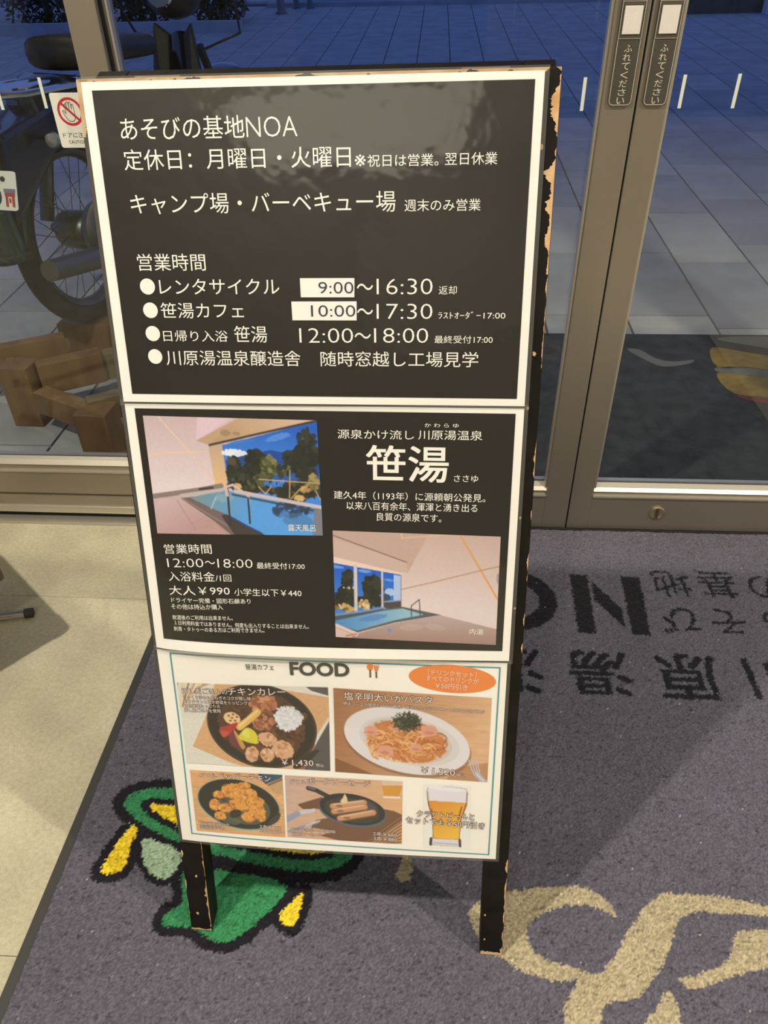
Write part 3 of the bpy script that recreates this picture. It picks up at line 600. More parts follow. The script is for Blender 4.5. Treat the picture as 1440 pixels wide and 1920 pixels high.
c.blobs(200, 640, 80, 24, 30, 12, [(235, 205, 140), (200, 170, 100), (120, 100, 60)], .9, 26); c.blobs(330, 615, 40, 40, 24, 12, [(236, 208, 150), (190, 160, 100)], .9, 27); c.blobs(210, 490, 70, 5, 8, 8, [(236, 216, 180)], .9, 28)
c.poly([(478, 600), (607, 585), (607, 640), (478, 642)], (84, 76, 68)); c.line([(478, 592), (607, 580)], 9, (150, 160, 170)); c.line([(265, 325), (270, 690)], 26, (214, 198, 186)); c.line([(465, 368), (466, 645)], 16, (206, 190, 180)); c.line([(605, 392), (607, 640)], 6, (150, 135, 125))
c.line([(60, 700), (480, 640)], 18, (126, 146, 176)); c.poly([(60, 705), (470, 650), (615, 628), (905, 688), (560, 745), (280, 820), (60, 760)], (92, 96, 92)); c.grad([(60, 745), (460, 660), (615, 640), (775, 686), (560, 728), (280, 806)], (84, 140, 186), (150, 190, 196), (150, 760), (640, 660)); c.ell(400, 710, 110, 22, (70, 120, 190), -12, .55, .5); c.line([(60, 725), (470, 650)], 16, (70, 84, 96), .8)
c.poly([(270, 832), (560, 750), (900, 690), (1340, 800), (1340, 940), (200, 880)], (176, 148, 134)); c.grad([(270, 832), (560, 750), (900, 690), (1340, 800), (1340, 940), (200, 880)], (190, 166, 154), (164, 132, 114), (800, 700), (800, 900)); c.ell(680, 780, 90, 26, (200, 172, 158), -5, .5); c.ell(860, 780, 80, 24, (196, 172, 160), 8, .5)
c.line([(60, 745), (270, 832)], 34, (228, 200, 178)); c.line([(100, 775), (262, 838)], 4, (160, 120, 96)); c.line([(200, 845), (270, 832)], 18, (190, 140, 116)); c.ell(520, 803, 16, 11, (80, 140, 225), 0, .9)
c.line([(683, 702), (683, 620), (742, 574), (748, 690)], 7, (74, 66, 60)); c.line([(1036, 70), (1330, 570)], 15, (226, 164, 96)); c.line([(612, 498), (830, 448), (1190, 360)], 7, (186, 140, 104)); c.line([(1190, 360), (1345, 326)], 10, (196, 150, 104)); c.line([(612, 116), (960, 88)], 7, (232, 190, 140)); c.line([(606, 60), (616, 118)], 8, (236, 196, 150)); c.poly([(1326, 380), (1342, 380), (1335, 470), (1324, 440)], (160, 150, 140)); c.grain(.05, .7, .7, 9)
c.build(1, p2, [(623.8, 994.3), (938.8, 1005.8), (929.5, 1208.8), (629.5, 1193.8)])
put(1, p2, '内湯', M_WHT, (880, 1188.8), (905.5, 1190), 11, h=.0010, res=2)
# ---------------------------------------------------------------- the food menu
def rule(k, parent, pts, wpx, m, h):
    U = np.array([uvp(k, *p) for p in pts]); w = (uvp(k, pts[0][0]+wpx, pts[0][1])-U[0])[0]; V = []; F = []; cen = U.mean(0)
    for i in range(4):
        a, b = U[i], U[(i+1) % 4]; n = 24
        ia, ib = a+np.sign(cen-a)*w, b+np.sign(cen-b)*w; s = len(V)
        for t in np.linspace(0, 1, n+1):
            V += [SM(k, *(a+(b-a)*t), h), SM(k, *(ia+(ib-ia)*t), h)]
        F += [(s+2*j, s+2*j+2, s+2*j+3, s+2*j+1) for j in range(n)]
    return pyd('teal_rule', V, F, m, parent)
rule(2, p3, [(317.7, 1223), (938.9, 1250.6), (917.2, 1603.1), (358.9, 1562.8)], 2.4, M_TEAL, .0004)
put(2, p3, '笹湯カフェ', M_GREY, (460.6, 1255), (513.7, 1256), 10.5, off=.004, res=2)
put(2, p3, 'FOOD', M_GREY, (544.4, 1265.5), (655.7, 1268.5), 25, off=.035, res=4)
ic = flat(2, p3, 'spoon_print', [(694+6*math.sin(a), 1250+7*math.cos(a)) for a in np.linspace(0, 2*PI, 16, endpoint=False)], M_ORG, .0004)
flat(2, ic, 'spoon_handle', [(692.6, 1255), (692.8, 1270), (696, 1270), (695.6, 1255)][::-1], M_BRN, .0005)
ic = flat(2, p3, 'fork_print', [(701, 1247), (702, 1257), (705.5, 1260), (709, 1257), (711, 1247), (708.6, 1247), (707.5, 1255), (706.7, 1247), (705, 1247), (704.2, 1255), (703.4, 1247)], M_ORG, .0004)
flat(2, ic, 'fork_handle', [(703.8, 1259), (704.4, 1271), (707.4, 1271), (707, 1259)][::-1], M_BRN, .0005)
ra = math.radians(4.5)
ov = flat(2, p3, 'offer_oval', [(848.2+82*math.cos(a)*math.cos(ra)-26*math.sin(a)*math.sin(ra), 1272.5+82*math.cos(a)*math.sin(ra)+26*math.sin(a)*math.cos(ra)) for a in np.linspace(0, 2*PI, 48, endpoint=False)][::1], M_ORG, .0004)
for body, a, b, h_ in [('［ドリンクセット］', (802, 1264.6), (893, 1270.8), 10.5), ('すべてのドリンクが', (798.4, 1275.6), (896.8, 1282.6), 10.5), ('￥50円引き', (816.1, 1289.7), (876.2, 1294.2), 10.5)]: put(2, ov, body, M_CRM, a, b, h_, h=.0008, off=0, res=2)
# curry in an iron pan
c = Canvas([(135, 290), (1333, 332), (1352, 995), (215, 930)], 220, 125, (226, 220, 196))
WD = [(440, 260), (1380, 420), (1345, 560), (1060, 1000), (800, 1000), (540, 920), (260, 800), (380, 520)]
c.poly(WD, (218, 168, 116)); c.poly([(1120, 300), (1400, 300), (1400, 420), (1200, 360)], (92, 86, 80)); c.poly([(1370, 560), (1370, 1000), (1130, 1000), (1250, 760)], (84, 80, 76)); c.poly([(1130, 900), (1230, 780), (1200, 900), (1120, 1000), (1040, 1000)], (150, 100, 62))
for i in range(7): c.line([(140+i*46, 285), (120+i*30, 560-i*38)], 15, [(206, 162, 108), (236, 206, 150), (176, 128, 82)][i % 3])
c.ell(800, 645, 446, 348, (62, 50, 42), 6); c.ell(797, 640, 430, 332, (38, 31, 27), 6); c.ell(800, 640, 356, 282, (84, 54, 38), 6, 1, .12); c.poly([(1180, 850), (1260, 840), (1130, 960), (1050, 960)], (52, 42, 36), 1, True)
c.blobs(820, 640, 320, 240, 110, 26, [(104, 66, 42), (70, 44, 30), (124, 78, 48), (60, 38, 28)], .7, 31); c.blobs(820, 470, 110, 70, 60, 20, [(186, 116, 76), (150, 88, 56), (214, 150, 104)], .9, 32); c.blobs(820, 600, 100, 80, 60, 17, [(170, 104, 66), (130, 76, 48), (198, 132, 90)], .85, 33)
c.ell(1010, 580, 112, 92, (226, 224, 216), 10, 1, .4); c.blobs(1010, 585, 110, 100, 150, 11, [(238, 236, 228), (206, 204, 198), (224, 222, 214)], .9, 34)
c.line([(625, 650), (690, 600), (768, 530)], 56, (230, 184, 92)); c.line([(625, 640), (765, 522)], 14, (244, 212, 140)); c.ell(565, 580, 68, 52, (238, 200, 140), 8, 1, .15)
for x, y in ((540, 560), (575, 548), (605, 570), (590, 600), (552, 600), (566, 578)): c.ell(x, y, 11, 8, (130, 84, 50))
c.poly([(468, 660), (520, 640), (608, 615), (580, 680), (520, 725), (480, 715)], (176, 56, 44), 1, True); c.poly([(480, 680), (540, 690), (500, 730)], (206, 96, 76), .7, True); c.poly([(556, 700), (590, 680), (665, 800), (640, 824), (548, 768)], (116, 52, 62), 1, True); c.poly([(580, 690), (600, 690), (670, 800), (640, 815)], (206, 160, 70), .9, True); c.poly([(622, 742), (640, 690), (690, 655), (756, 700), (768, 782)], (216, 204, 54), 1, True); c.poly([(640, 700), (690, 664), (700, 740)], (232, 226, 110), .7, True)
for i, (x, y, rx, ry) in enumerate([(850, 750, 80, 58), (970, 830, 92, 76), (725, 862, 56, 66), (845, 868, 60, 58)]):
    c.ell(x, y+8, rx+5, ry+6, (70, 44, 30), 15, .8, .2); c.ell(x, y, rx, ry, (218, 168, 122), 15, 1, .25); c.blobs(x, y, rx*.7, ry*.7, 18, 13, [(236, 196, 152), (176, 116, 76), (200, 144, 100)], .8, 40+i)
c.grain(.12, .8, .8, 3); c.build(2, p3, [(331.9, 1279), (614.8, 1288.4), (619.2, 1444.9), (351, 1430)])
# pasta on a white plate
c = Canvas([(62, 327), (1283, 405), (1248, 1052), (77, 972)], 230, 130, (184, 132, 90))
c.grad([(40, 300), (1320, 300), (1320, 1080), (40, 1080)], (166, 112, 72), (226, 178, 130), (100, 400), (1200, 760)); c.grain(.16, .05, .9, 5); c.poly([(60, 860), (420, 1010), (60, 1010)], (120, 74, 44), .7); c.poly([(1000, 940), (1270, 900), (1270, 1080), (900, 1080)], (178, 122, 76), .7)
c.ell(634, 760, 512, 268, (120, 84, 60), 9, .5); c.ell(630, 738, 503, 266, (230, 222, 212), 9); c.ell(650, 740, 400, 196, (218, 208, 197), 8, .8); c.ell(640, 735, 350, 176, (206, 186, 164), 8, .6)
c.ell(622, 740, 318, 172, (206, 128, 70), 5, 1, .2); g = np.random.default_rng(5)
for i in range(150):
    q = math.sqrt(g.random())*.86; t = g.random()*2*PI; x, y = 622+q*300*math.cos(t), 748+q*150*math.sin(t); r = 30+70*g.random(); a0 = g.random()*6; 
    c.line([(x+r*math.cos(a0+k*.42), y+.55*r*math.sin(a0+k*.42)) for k in range(6)], 7+4*g.random(), [(232, 172, 108), (242, 190, 124), (190, 110, 58), (216, 142, 82), (170, 92, 50)][g.integers(5)], .9)
for x, y, w in ((465, 812, 52), (355, 660, 46), (800, 660, 55), (560, 640, 34), (700, 790, 40)): c.poly([(x-w, y-w*.6), (x+w*.8, y-w*.7), (x+w, y+w*.6), (x-w*.8, y+w*.7)], (226, 160, 128), .9, True); c.ell(x, y+w*.3, w*.7, w*.25, (190, 112, 84), 0, .5, .5)
for i in range(170):
    t = g.random()*2*PI; q = math.sqrt(g.random()); x, y = 632+q*95*math.cos(t), 592+q*62*math.sin(t); a0 = g.random()*PI; r = 20+26*g.random()
    c.line([(x-r*math.cos(a0), y-r*math.sin(a0)), (x+r*math.cos(a0), y+r*math.sin(a0))], 6, [(38, 44, 32), (52, 58, 42), (30, 34, 28), (84, 92, 70)][g.integers(4)], .9)
for d_ in (0, 22, 44, 62): c.line([(1108+d_, 882), (1130+d_*.9, 960), (1160+d_*.5, 1000)], 9, (196, 190, 192))
c.line([(1160, 985), (1235, 1060)], 46, (186, 178, 178)); c.line([(1165, 985), (1225, 1050)], 12, (222, 216, 216)); c.build(2, p3, [(625.1, 1289.5), (921.9, 1308.4), (913.4, 1465.7), (628.7, 1446.3)])
# pepper chicken in an iron pan
c = Canvas([(78, 112), (908, 155), (937, 715), (140, 655)], 150, 100, (226, 168, 108)); c.grain(.25, .06, .7, 2)
c.poly([(690, 100), (940, 120), (800, 250), (720, 200)], (52, 82, 104), 1, True); c.poly([(760, 240), (940, 170), (940, 330), (850, 330)], (200, 160, 110), 1); c.line([(780, 250), (920, 190)], 14, (120, 90, 60)); c.poly([(280, 230), (460, 180), (260, 240)], (60, 100, 150), 1)
c.ell(512, 425, 384, 230, (170, 178, 150), 8); c.ell(512, 420, 372, 218, (66, 64, 56), 8); c.ell(512, 418, 362, 210, (36, 34, 30), 8); c.poly([(800, 560), (890, 500), (870, 570), (790, 610)], (60, 60, 52), 1, True); c.ell(560, 450, 240, 150, (84, 92, 74), 8, .9); c.ell(450, 570, 90, 30, (96, 100, 78), 4, .8, .4)
for i, (x, y, rx, ry) in enumerate([(470, 300, 120, 70), (340, 330, 60, 34), (600, 330, 80, 60), (300, 420, 52, 56), (400, 450, 80, 44), (530, 420, 110, 60), (660, 400, 90, 54), (680, 490, 80, 66), (600, 530, 66, 50), (350, 520, 56, 40), (560, 250, 60, 30), (720, 540, 40, 34)]):
    c.ell(x, y+6, rx, ry, (170, 100, 40), 0, .9, .35); c.ell(x, y, rx*.94, ry*.92, (228, 156, 68), 0, 1, .35); c.blobs(x, y, rx*.8, ry*.7, 16, 12, [(242, 182, 92), (204, 128, 52), (236, 168, 80), (180, 108, 48)], .85, 60+i)
c.poly([(440, 480), (520, 470), (530, 520), (450, 540)], (44, 40, 32), 1, True); c.ell(385, 385, 26, 14, (70, 50, 40), 20, .7, .5); c.grain(.12, .8, .8, 8)
c.build(2, p3, [(356.3, 1443.3), (529.2, 1452.3), (535.2, 1569), (369.2, 1556.5)])
# pork sausages in a small skillet
c = Canvas([(15, 45), (770, 85), (765, 487), (32, 440)], 170, 100, (224, 182, 144)); c.grad([(0, 30), (780, 30), (780, 500), (0, 500)], (206, 170, 146), (230, 176, 120), (60, 60), (700, 420)); c.grain(.1, .05, .4, 4)
c.poly([(95, 232), (250, 185), (330, 260), (130, 262)], (112, 74, 54)); c.poly([(220, 330), (640, 260), (715, 275), (770, 300), (770, 330), (560, 480), (430, 480), (240, 430), (330, 400), (180, 380)], (118, 80, 56))
for i in range(8): c.line([(540+i*24, 480), (770, 318+i*22)], 6, (84, 56, 40)); c.line([(530+i*24, 480), (770, 310+i*22)], 5, (172, 124, 88))
c.line([(165, 128), (215, 142), (300, 185)], 30, (44, 46, 50)); c.line([(165, 124), (205, 136)], 8, (120, 120, 126)); c.ell(447, 272, 222, 116, (90, 98, 108), 8); c.ell(446, 264, 214, 108, (34, 38, 42), 8); c.ell(446, 270, 182, 86, (58, 56, 52), 8); c.ell(540, 240, 70, 40, (80, 96, 104), 20, .5, .4)
for a, b in (((322, 245), (520, 222)), ((330, 278), (525, 250)), ((368, 322), (580, 286))): c.line([a, b], 46, (150, 96, 62)); c.line([(a[0], a[1]-3), (b[0], b[1]-3)], 36, (206, 150, 106)); c.line([(a[0]+8, a[1]-12), (b[0]-8, b[1]-12)], 10, (230, 184, 142)); c.ell((a[0]*.8+b[0]*.2), a[1]-4, 22, 9, (120, 70, 44), 0, .6, .4)
c.poly([(370, 212), (385, 190), (398, 166), (412, 190), (415, 215), (392, 225)], (232, 204, 150), 1, True); c.poly([(636, 60), (770, 80), (755, 190), (645, 188)], (226, 196, 160)); c.poly([(638, 110), (768, 112), (750, 180), (648, 178)], (218, 152, 60)); c.line([(650, 186), (748, 190)], 12, (240, 226, 206))
for d_ in range(4): c.line([(70+d_*10, 300-d_*8), (205, 278-d_*6)], 6, (206, 206, 214))
c.line([(30, 330), (95, 292)], 40, (150, 156, 170)); c.line([(40, 405), (140, 370), (230, 345)], 15, (140, 152, 172)); c.line([(150, 368), (240, 335)], 7, (220, 222, 228)); c.build(2, p3, [(534.4, 1453.1), (754.6, 1464.8), (753.1, 1582), (539.3, 1568.3)])
# glass of beer
PW_ = (246, 240, 220)
c = Canvas([(905, 100), (1212, 112), (1205, 522), (905, 510)], 76, 100, PW_)
c.poly([(925, 150), (935, 122), (1050, 116), (1180, 132), (1190, 160), (1184, 240), (1150, 330), (1138, 440), (1144, 505), (948, 492), (966, 440), (962, 330), (934, 230)], (150, 104, 60)); c.poly([(938, 205), (1178, 220), (1142, 330), (1132, 458), (970, 448), (970, 330)], (236, 160, 44)); c.grad([(938, 205), (1178, 220), (1142, 330), (1132, 458), (970, 448), (970, 330)], (228, 148, 44), (246, 190, 60), (960, 220), (1080, 440)); c.poly([(928, 150), (938, 124), (1050, 118), (1178, 134), (1186, 160), (1180, 222), (936, 208)], (234, 226, 222)); c.ell(1055, 134, 122, 14, (244, 238, 232), 3); c.line([(934, 150), (938, 206)], 6, (170, 150, 140)); c.line([(1184, 160), (1180, 222)], 6, (150, 132, 124)); c.poly([(962, 450), (1138, 460), (1142, 503), (950, 490)], (228, 222, 218)); c.line([(955, 452), (952, 488)], 18, (60, 52, 46)); c.line([(1138, 462), (1140, 500)], 16, (60, 52, 46)); c.line([(970, 478), (1130, 490)], 5, (176, 166, 160)); c.line([(1150, 250), (1128, 330)], 10, (150, 90, 30)); c.line([(958, 260), (968, 340)], 8, (160, 100, 40))
c.build(2, p3, [(793.9, 1469.2), (883.5, 1472.7), (881.5, 1592.2), (793.9, 1588.7)], h=.0003)
for body, a, b, h_, o_ in [('押し麦ごはんの', (342.5, 1300), (427.5, 1301.2), 11, .004), ('チキンカレー', (428.7, 1302.1), (536.1, 1303.2), 13.5, .006), ('じっくり炒めた玉ねぎのコクが隠し味', (344.9, 1309.4), (471.2, 1312.4), 7, 0), ('炙りチキンと焼き野菜をトッピング', (345.3, 1317.6), (465.3, 1320.7), 7, 0), ('食物繊維たっぷりの', (345.6, 1325.7), (413.8, 1327), 7, 0), ('押し麦ごはんを使用', (346, 1334), (414.5, 1335.4), 7, 0),
    ('￥1,430', (528.6, 1434.6), (588.5, 1436.6), 12.5, .006), ('税込', (592.8, 1436.2), (607.7, 1437.2), 6.4, 0), ('塩辛明太いかパスタ', (645.2, 1310.6), (810.5, 1320), 15, .006), ('明太ソースの塩気とイカの食感、塩辛のコクがアクセントのやみつきパスタ', (644.5, 1320.8), (908.5, 1338), 7, 0), ('￥1,320', (789.4, 1449.8), (852.6, 1455), 13, .006), ('税込', (856, 1454.8), (873, 1456.2), 6.4, 0),
    ('グリル', (375.4, 1457), (406.3, 1458.4), 8.5, .002), ('ペッパーチキン', (408.8, 1459.4), (508.3, 1465), 12, .006), ('直火鍋で焼いた', (375, 1545.5), (431.7, 1549.5), 7, 0), ('手羽元チキン', (375.8, 1553), (423.3, 1556.5), 7, 0), ('2本￥660', (487.5, 1552), (527.5, 1555), 7.5, 0), ('3本￥950', (487.9, 1560.2), (528.1, 1563.2), 7.5, 0),
    ('グリル', (543.1, 1469), (573.8, 1470.4), 8.5, .002), ('ポークソーセージ', (577.3, 1469.6), (694.8, 1475), 12, .006), ('あらびきポークの旨味', (547.5, 1557.6), (629.2, 1561.6), 7, 0), ('粗挽きソーセージ', (547.5, 1565.8), (603, 1568.6), 7, 0), ('2本￥660', (699.8, 1565.2), (743.8, 1568.2), 8, 0), ('3本￥880', (700.6, 1574), (744.4, 1577), 8, 0),
    ('クラフトビールと', (781.4, 1530.4), (888.8, 1537.4), 12, .004), ('セットでも￥50円引き', (761, 1542.1), (907.7, 1554.4), 12.5, .006)]:
    put(2, p3, body, M_CRM, a, b, h_, h=.0013, off=0, res=2, edge=M_BRN, eo=.05)

# ================================================================ the entrance mat
MX0, MX1, MY0, MY1 = -.565, .985, .285, 1.412
matE = empty('entrance_mat', ((MX0+MX1)/2, MY0, 0), 'grey-violet tufted entrance mat with black lettering and beige swirls under the sign board', 'mat')
NX, NY = 700, 512
xs = np.linspace(MX0+.018, MX1-.018, NX+1); ys = np.linspace(MY0+.018, MY1-.002, NY+1); GX, GY = np.meshgrid(xs, ys)
JX = GX+(RNG.random(GX.shape)-.5)*.0042+(fbm(GX*160, GY*160, 2)-.5)*.004; JY = GY+(RNG.random(GX.shape)-.5)*.0042+(fbm(GX*160+50, GY*160+9, 2)-.5)*.004
C_ = np.empty(GX.shape+(3,)); C_[:] = (.100, .096, .130)
pf = lambda P: np.array([fl(*p, .006)[:2] for p in P])
def paint(mask, col): C_[mask] = col
def pzone(P, col, smooth=True, n=5):
    Q = pf(P); Q = crom(Q, n) if smooth else Q; paint(inpoly(JX, JY, Q), col)
def grow(P, w, n=5):                    # distance to smooth outline, for dark borders
    Q = crom(pf(P), n); d_ = np.full(GX.shape, 9.)
    b = (GX > Q[:, 0].min()-w*2) & (GX < Q[:, 0].max()+w*2) & (GY > Q[:, 1].min()-w*2) & (GY < Q[:, 1].max()+w*2)
    dd = np.full(b.sum(), 9.)
    for i in range(len(Q)): dd = np.minimum(dd, segdist(JX[b], JY[b], Q[i], Q[(i+1) % len(Q)]))
    d_[b] = dd; return d_ < w
BEI = (.375, .32, .215); BLK = (.012, .011, .017); GRN = (.035, .20, .085); YEL = (.72, .53, .03); PAL = (.30, .42, .30)
SW1 = [(877, 1712), (903, 1689), (952, 1671), (1019, 1663), (1090, 1663), (1121, 1676), (1147, 1699), (1155, 1716), (1142, 1712), (1111, 1699), (1080, 1696), (1039, 1704), (1008, 1717), (990, 1740), (990, 1763), (1008, 1789), (1049, 1807), (1101, 1822), (1121, 1827), (1137, 1809), (1157, 1789), (1173, 1753), (1193, 1722), (1214, 1694), (1245, 1676), (1306, 1678), (1363, 1683), (1419, 1694), (1470, 1708), (1470, 1722), (1440, 1718), (1409, 1714), (1368, 1712), (1317, 1710), (1286, 1717), (1265, 1737), (1258, 1768), (1245, 1804), (1219, 1845), (1193, 1871), (1152, 1879), (1132, 1892), (1127, 1920), (1134, 1960), (1060, 1970), (1060, 1920), (1057, 1897), (1065, 1871), (1080, 1840), (1049, 1839), (1019, 1835), (988, 1825), (952, 1804), (926, 1789), (905, 1768), (890, 1743)]
pzone(SW1, BEI)
pzone([(1276, 1838), (1296, 1853), (1337, 1845), (1378, 1830), (1419, 1820), (1460, 1814), (1530, 1800), (1500, 1760), (1440, 1743), (1404, 1743), (1378, 1753), (1371, 1779), (1363, 1799), (1342, 1815), (1311, 1827)], BEI)
pzone([(1250, 1858), (1265, 1876), (1275, 1902), (1272, 1940), (1195, 1940), (1214, 1912), (1234, 1886)], BEI)
pzone([(762, 1603), (772, 1622), (770, 1642), (754, 1655), (741, 1645), (748, 1624)], BEI)
# plain green and yellow woven motif behind the left leg
z7 = lambda P: [(140+x/2.571, 1420+y/2.571) for x, y in P]
RING = z7([(460, 150), (360, 150), (270, 175), (235, 215), (260, 262), (330, 320), (470, 395), (700, 470), (900, 520), (1100, 548), (1240, 540), (1320, 500), (1345, 440), (1280, 380), (900, 250), (600, 160)])
INR = z7([(470, 200), (390, 195), (330, 210), (320, 240), (370, 290), (480, 350), (700, 420), (900, 465), (1100, 495), (1200, 490), (1250, 470), (1200, 400), (900, 290), (640, 215)])
D1 = z7([(285, 325), (300, 352), (268, 430), (245, 525), (190, 556), (125, 552), (150, 495), (210, 400)]); D2 = z7([(1102, 645), (1098, 690), (1075, 770), (1045, 815), (985, 770), (1030, 715)])
LEAF = z7([(520, 560), (650, 540), (800, 560), (1000, 600), (1010, 660), (940, 740), (850, 820), (740, 890), (640, 870), (560, 820), (430, 810), (440, 750), (520, 690)])
PATCH = z7([(330, 395), (420, 410), (510, 460), (500, 520), (440, 585), (370, 560), (330, 490)])
for Z, w in ((RING, .017), (D1, .014), (D2, .013), (LEAF, .014), (PATCH, .010)): paint(grow(Z, w), BLK); pzone(Z, BLK)
pzone(LEAF, GRN); pzone(PATCH, PAL); pzone(RING, GRN); pzone(INR, BLK); YI = inpoly(JX, JY, crom(pf(INR), 5)) & ~grow(INR, .011); paint(YI, YEL); pzone(D1, YEL); pzone(D2, YEL)
# black lettering, reading from the door side (turned round seen from here)
def raster(v, f, col):
    for q in f:
        for k in range(1, len(q)-1):
            P = v[[q[0], q[k], q[k+1]]]; lo, hi = P.min(0)-.004, P.max(0)+.004
            i0, i1 = np.searchsorted(xs, [lo[0], hi[0]]); j0, j1 = np.searchsorted(ys, [lo[1], hi[1]])
            if i1 <= i0 or j1 <= j0: continue
            X, Y = JX[j0:j1, i0:i1], JY[j0:j1, i0:i1]; e = []
            for a in range(3):
                A, B = P[a], P[(a+1) % 3]; e.append((B[0]-A[0])*(Y-A[1])-(B[1]-A[1])*(X-A[0]))
            m = ((e[0] >= 0) & (e[1] >= 0) & (e[2] >= 0)) | ((e[0] <= 0) & (e[1] <= 0) & (e[2] <= 0))
            C_[j0:j1, i0:i1][m] = col
def mtext(ch, cx, cy, sx, sy, off=.012):
    v, f = glyphs(ch, off); lo = v.min(0); hi = v.max(0); w = ((v-lo)/(hi-lo)-.5)*-1; raster(np.c_[cx+w[:, 0]*sx, cy+w[:, 1]*sy], f, BLK)
for ch, x, y, s_ in [('地', .5354, 1.231, .082), ('基', .6349, 1.232, .082), ('の', .735, 1.229, .072), ('び', .525, 1.119, .076), ('そ', .625, 1.121, .070), ('あ', .733, 1.121, .074)]: mtext(ch, x, y, s_, s_, .006)
for ch, x, s_ in [('湯', .3389, .118), ('原', .5047, .118), ('川', .668, .105), ('温', .170, .118), ('泉', .002, .118)]: mtext(ch, x, .972, s_, s_*.95, .022)
for P in ([(1067.5, 1077.4), (1101, 1077.4), (1117.9, 1187), (1085, 1187)], [(1163, 1080.7), (1198.5, 1081.8), (1220, 1191.6), (1186, 1189.4)], [(1108.5, 1089), (1165, 1139), (1173.5, 1178), (1114.5, 1124.4)]): paint(inpoly(JX, JY, pf(P)), BLK)
rr = np.hypot((JX-.184)/.096, (JY-1.168)/.091); paint((rr < 1) & (rr > .60), BLK)                     # O
paint(inpoly(JX, JY, np.array([(.065, 1.258), (-.02, 1.08), (-.06, 1.08), (-.145, 1.258), (-.10, 1.258), (-.04, 1.125), (.02, 1.258)])), BLK)   # A
shade_n = .66+.68*RNG.random(GX.shape)**1.3; wear_lit_band = .90+.22*fbm(GX*7, GY*7, 3)
wear_lit_band = wear_lit_band*(1+.10*np.clip((GY-1.27)/.05, 0, 1))  # far edge lightened: painted lit strip beyond the board's shadow
C_ = C_*(shade_n*wear_lit_band)[..., None]
crack = fbm(GX*170, GY*420, 2); C_[crack < .235] *= .5
sp = RNG.random(GX.shape); C_[sp > .9965] *= 1.9; C_[sp > .9997] = (.45, .42, .38)
GZ = .0035+.0022*RNG.random(GX.shape)+.0022*fbm(GX*60, GY*110, 2); dark = C_.sum(2) < .12; GZ[dark] -= .0006
V = np.stack([GX+(RNG.random(GX.shape)-.5)*.0012, GY+(RNG.random(GX.shape)-.5)*.0012, GZ], 2).reshape(-1, 3)
i = (np.arange(NY)[:, None]*(NX+1)+np.arange(NX)[None, :]).ravel(); Fq = np.stack([i, i+1, i+NX+2, i+NX+1], 1)
me = bpy.data.meshes.new('tufted_pile'); me.vertices.add(len(V)); me.vertices.foreach_set('co', V.astype(np.float32).ravel())
me.loops.add(len(Fq)*4); me.loops.foreach_set('vertex_index', Fq.astype(np.int32).ravel()); me.polygons.add(len(Fq)); me.polygons.foreach_set('loop_start', np.arange(0, len(Fq)*4, 4, dtype=np.int32)); me.update(calc_edges=True)
ca = me.color_attributes.new('Col', 'FLOAT_COLOR', 'POINT'); ca.data.foreach_set('color', np.c_[C_.reshape(-1, 3), np.ones(len(V))].astype(np.float32).ravel())
po = link('tufted_pile', me, mat('tufted_mat_pile', (1, 1, 1), .95, vcol=True, spec=.15, sheen=.12), matE); po['kind'] = 'stuff'
M_RUB = mat('black_rubber_edge', (.030, .031, .030), .6)
MB().box((MX0, MY0, .0005), (MX1, MY1, .0022)).build('rubber_backing', M_RUB, matE, bevel=.0006)
# ================================================================ stickers on the glass
M_STK = mat('white_sticker', (.72, .72, .68), .5); M_STR = mat('pale_safety_strip', (.66, .70, .64), .5)
for px, lab in [((1100, 145, 1088, 208), 'short white safety strip on the glass between the sign board and the door stiles'), ((1285, 140, 1273, 203), 'short white safety strip on the right door glass, nearest the stile'), ((1388, 138, 1373, 203), 'short white safety strip on the right door glass, farther from the stile'), ((72, 145, 88, 203), 'short white safety strip on the left window beside the caution sticker'), ((-8, 150, 4, 206), 'short white safety strip at the far left edge of the left window')]:
    a = pl(px[0], px[1], GY0); b = pl(px[2], px[3], GY0); x = (a[0]+b[0])/2
    tag(MB().box((x-.0028, GY0-.0006, b[2]), (x+.0028, GY0-.0001, a[2])).build('safety_strip', M_STR), lab, 'sticker', 'safety strips on the glass')
a = pl(92, 174, GY0); b = pl(118, 277, GY0); sx0 = (a[0]+b[0])/2-.001; sz1 = a[2]; sz0 = b[2]; sx1 = sx0+.062
cs = slab(rrect(sx0, sz0, sx1, sz1, .004), lambda p, q, h: (p, GY0-h, q), .0001, .0005).build('caution_sticker', M_STK)
tag(cs, 'white caution sticker with a red no-touch hand sign on the left window', 'sticker')
SMf = lambda h: (lambda p, q: (p, GY0-h, q))
M_RED = mat('sticker_red', (.50, .02, .025), .5); M_TXT = mat('sticker_black', (.02, .02, .02), .5)
cx, cz = (sx0+sx1)/2, sz1-.0295; R_ = .0225
ring = [(R_*math.cos(t), R_*math.sin(t)) for t in np.linspace(0, 2*PI, 48, endpoint=False)]
pyd('prohibition_ring', [SMf(.0009)(cx+x*s, cz+z*s) for x, z in ring for s in (1, .82)], [(2*i, 2*((i+1) % 48), 2*((i+1) % 48)+1, 2*i+1) for i in range(48)], M_RED, cs)
b_ = MB(); q = math.sqrt(.5); hw = .0019
pyd('prohibition_bar', [SMf(.0010)(cx+x, cz+z) for x, z in ((-.019*q-hw*q, .019*q-hw*q), (-.019*q+hw*q, .019*q+hw*q), (.019*q+hw*q, -.019*q+hw*q), (.019*q-hw*q, -.019*q-hw*q))], [(0, 1, 2, 3)], M_RED, cs)
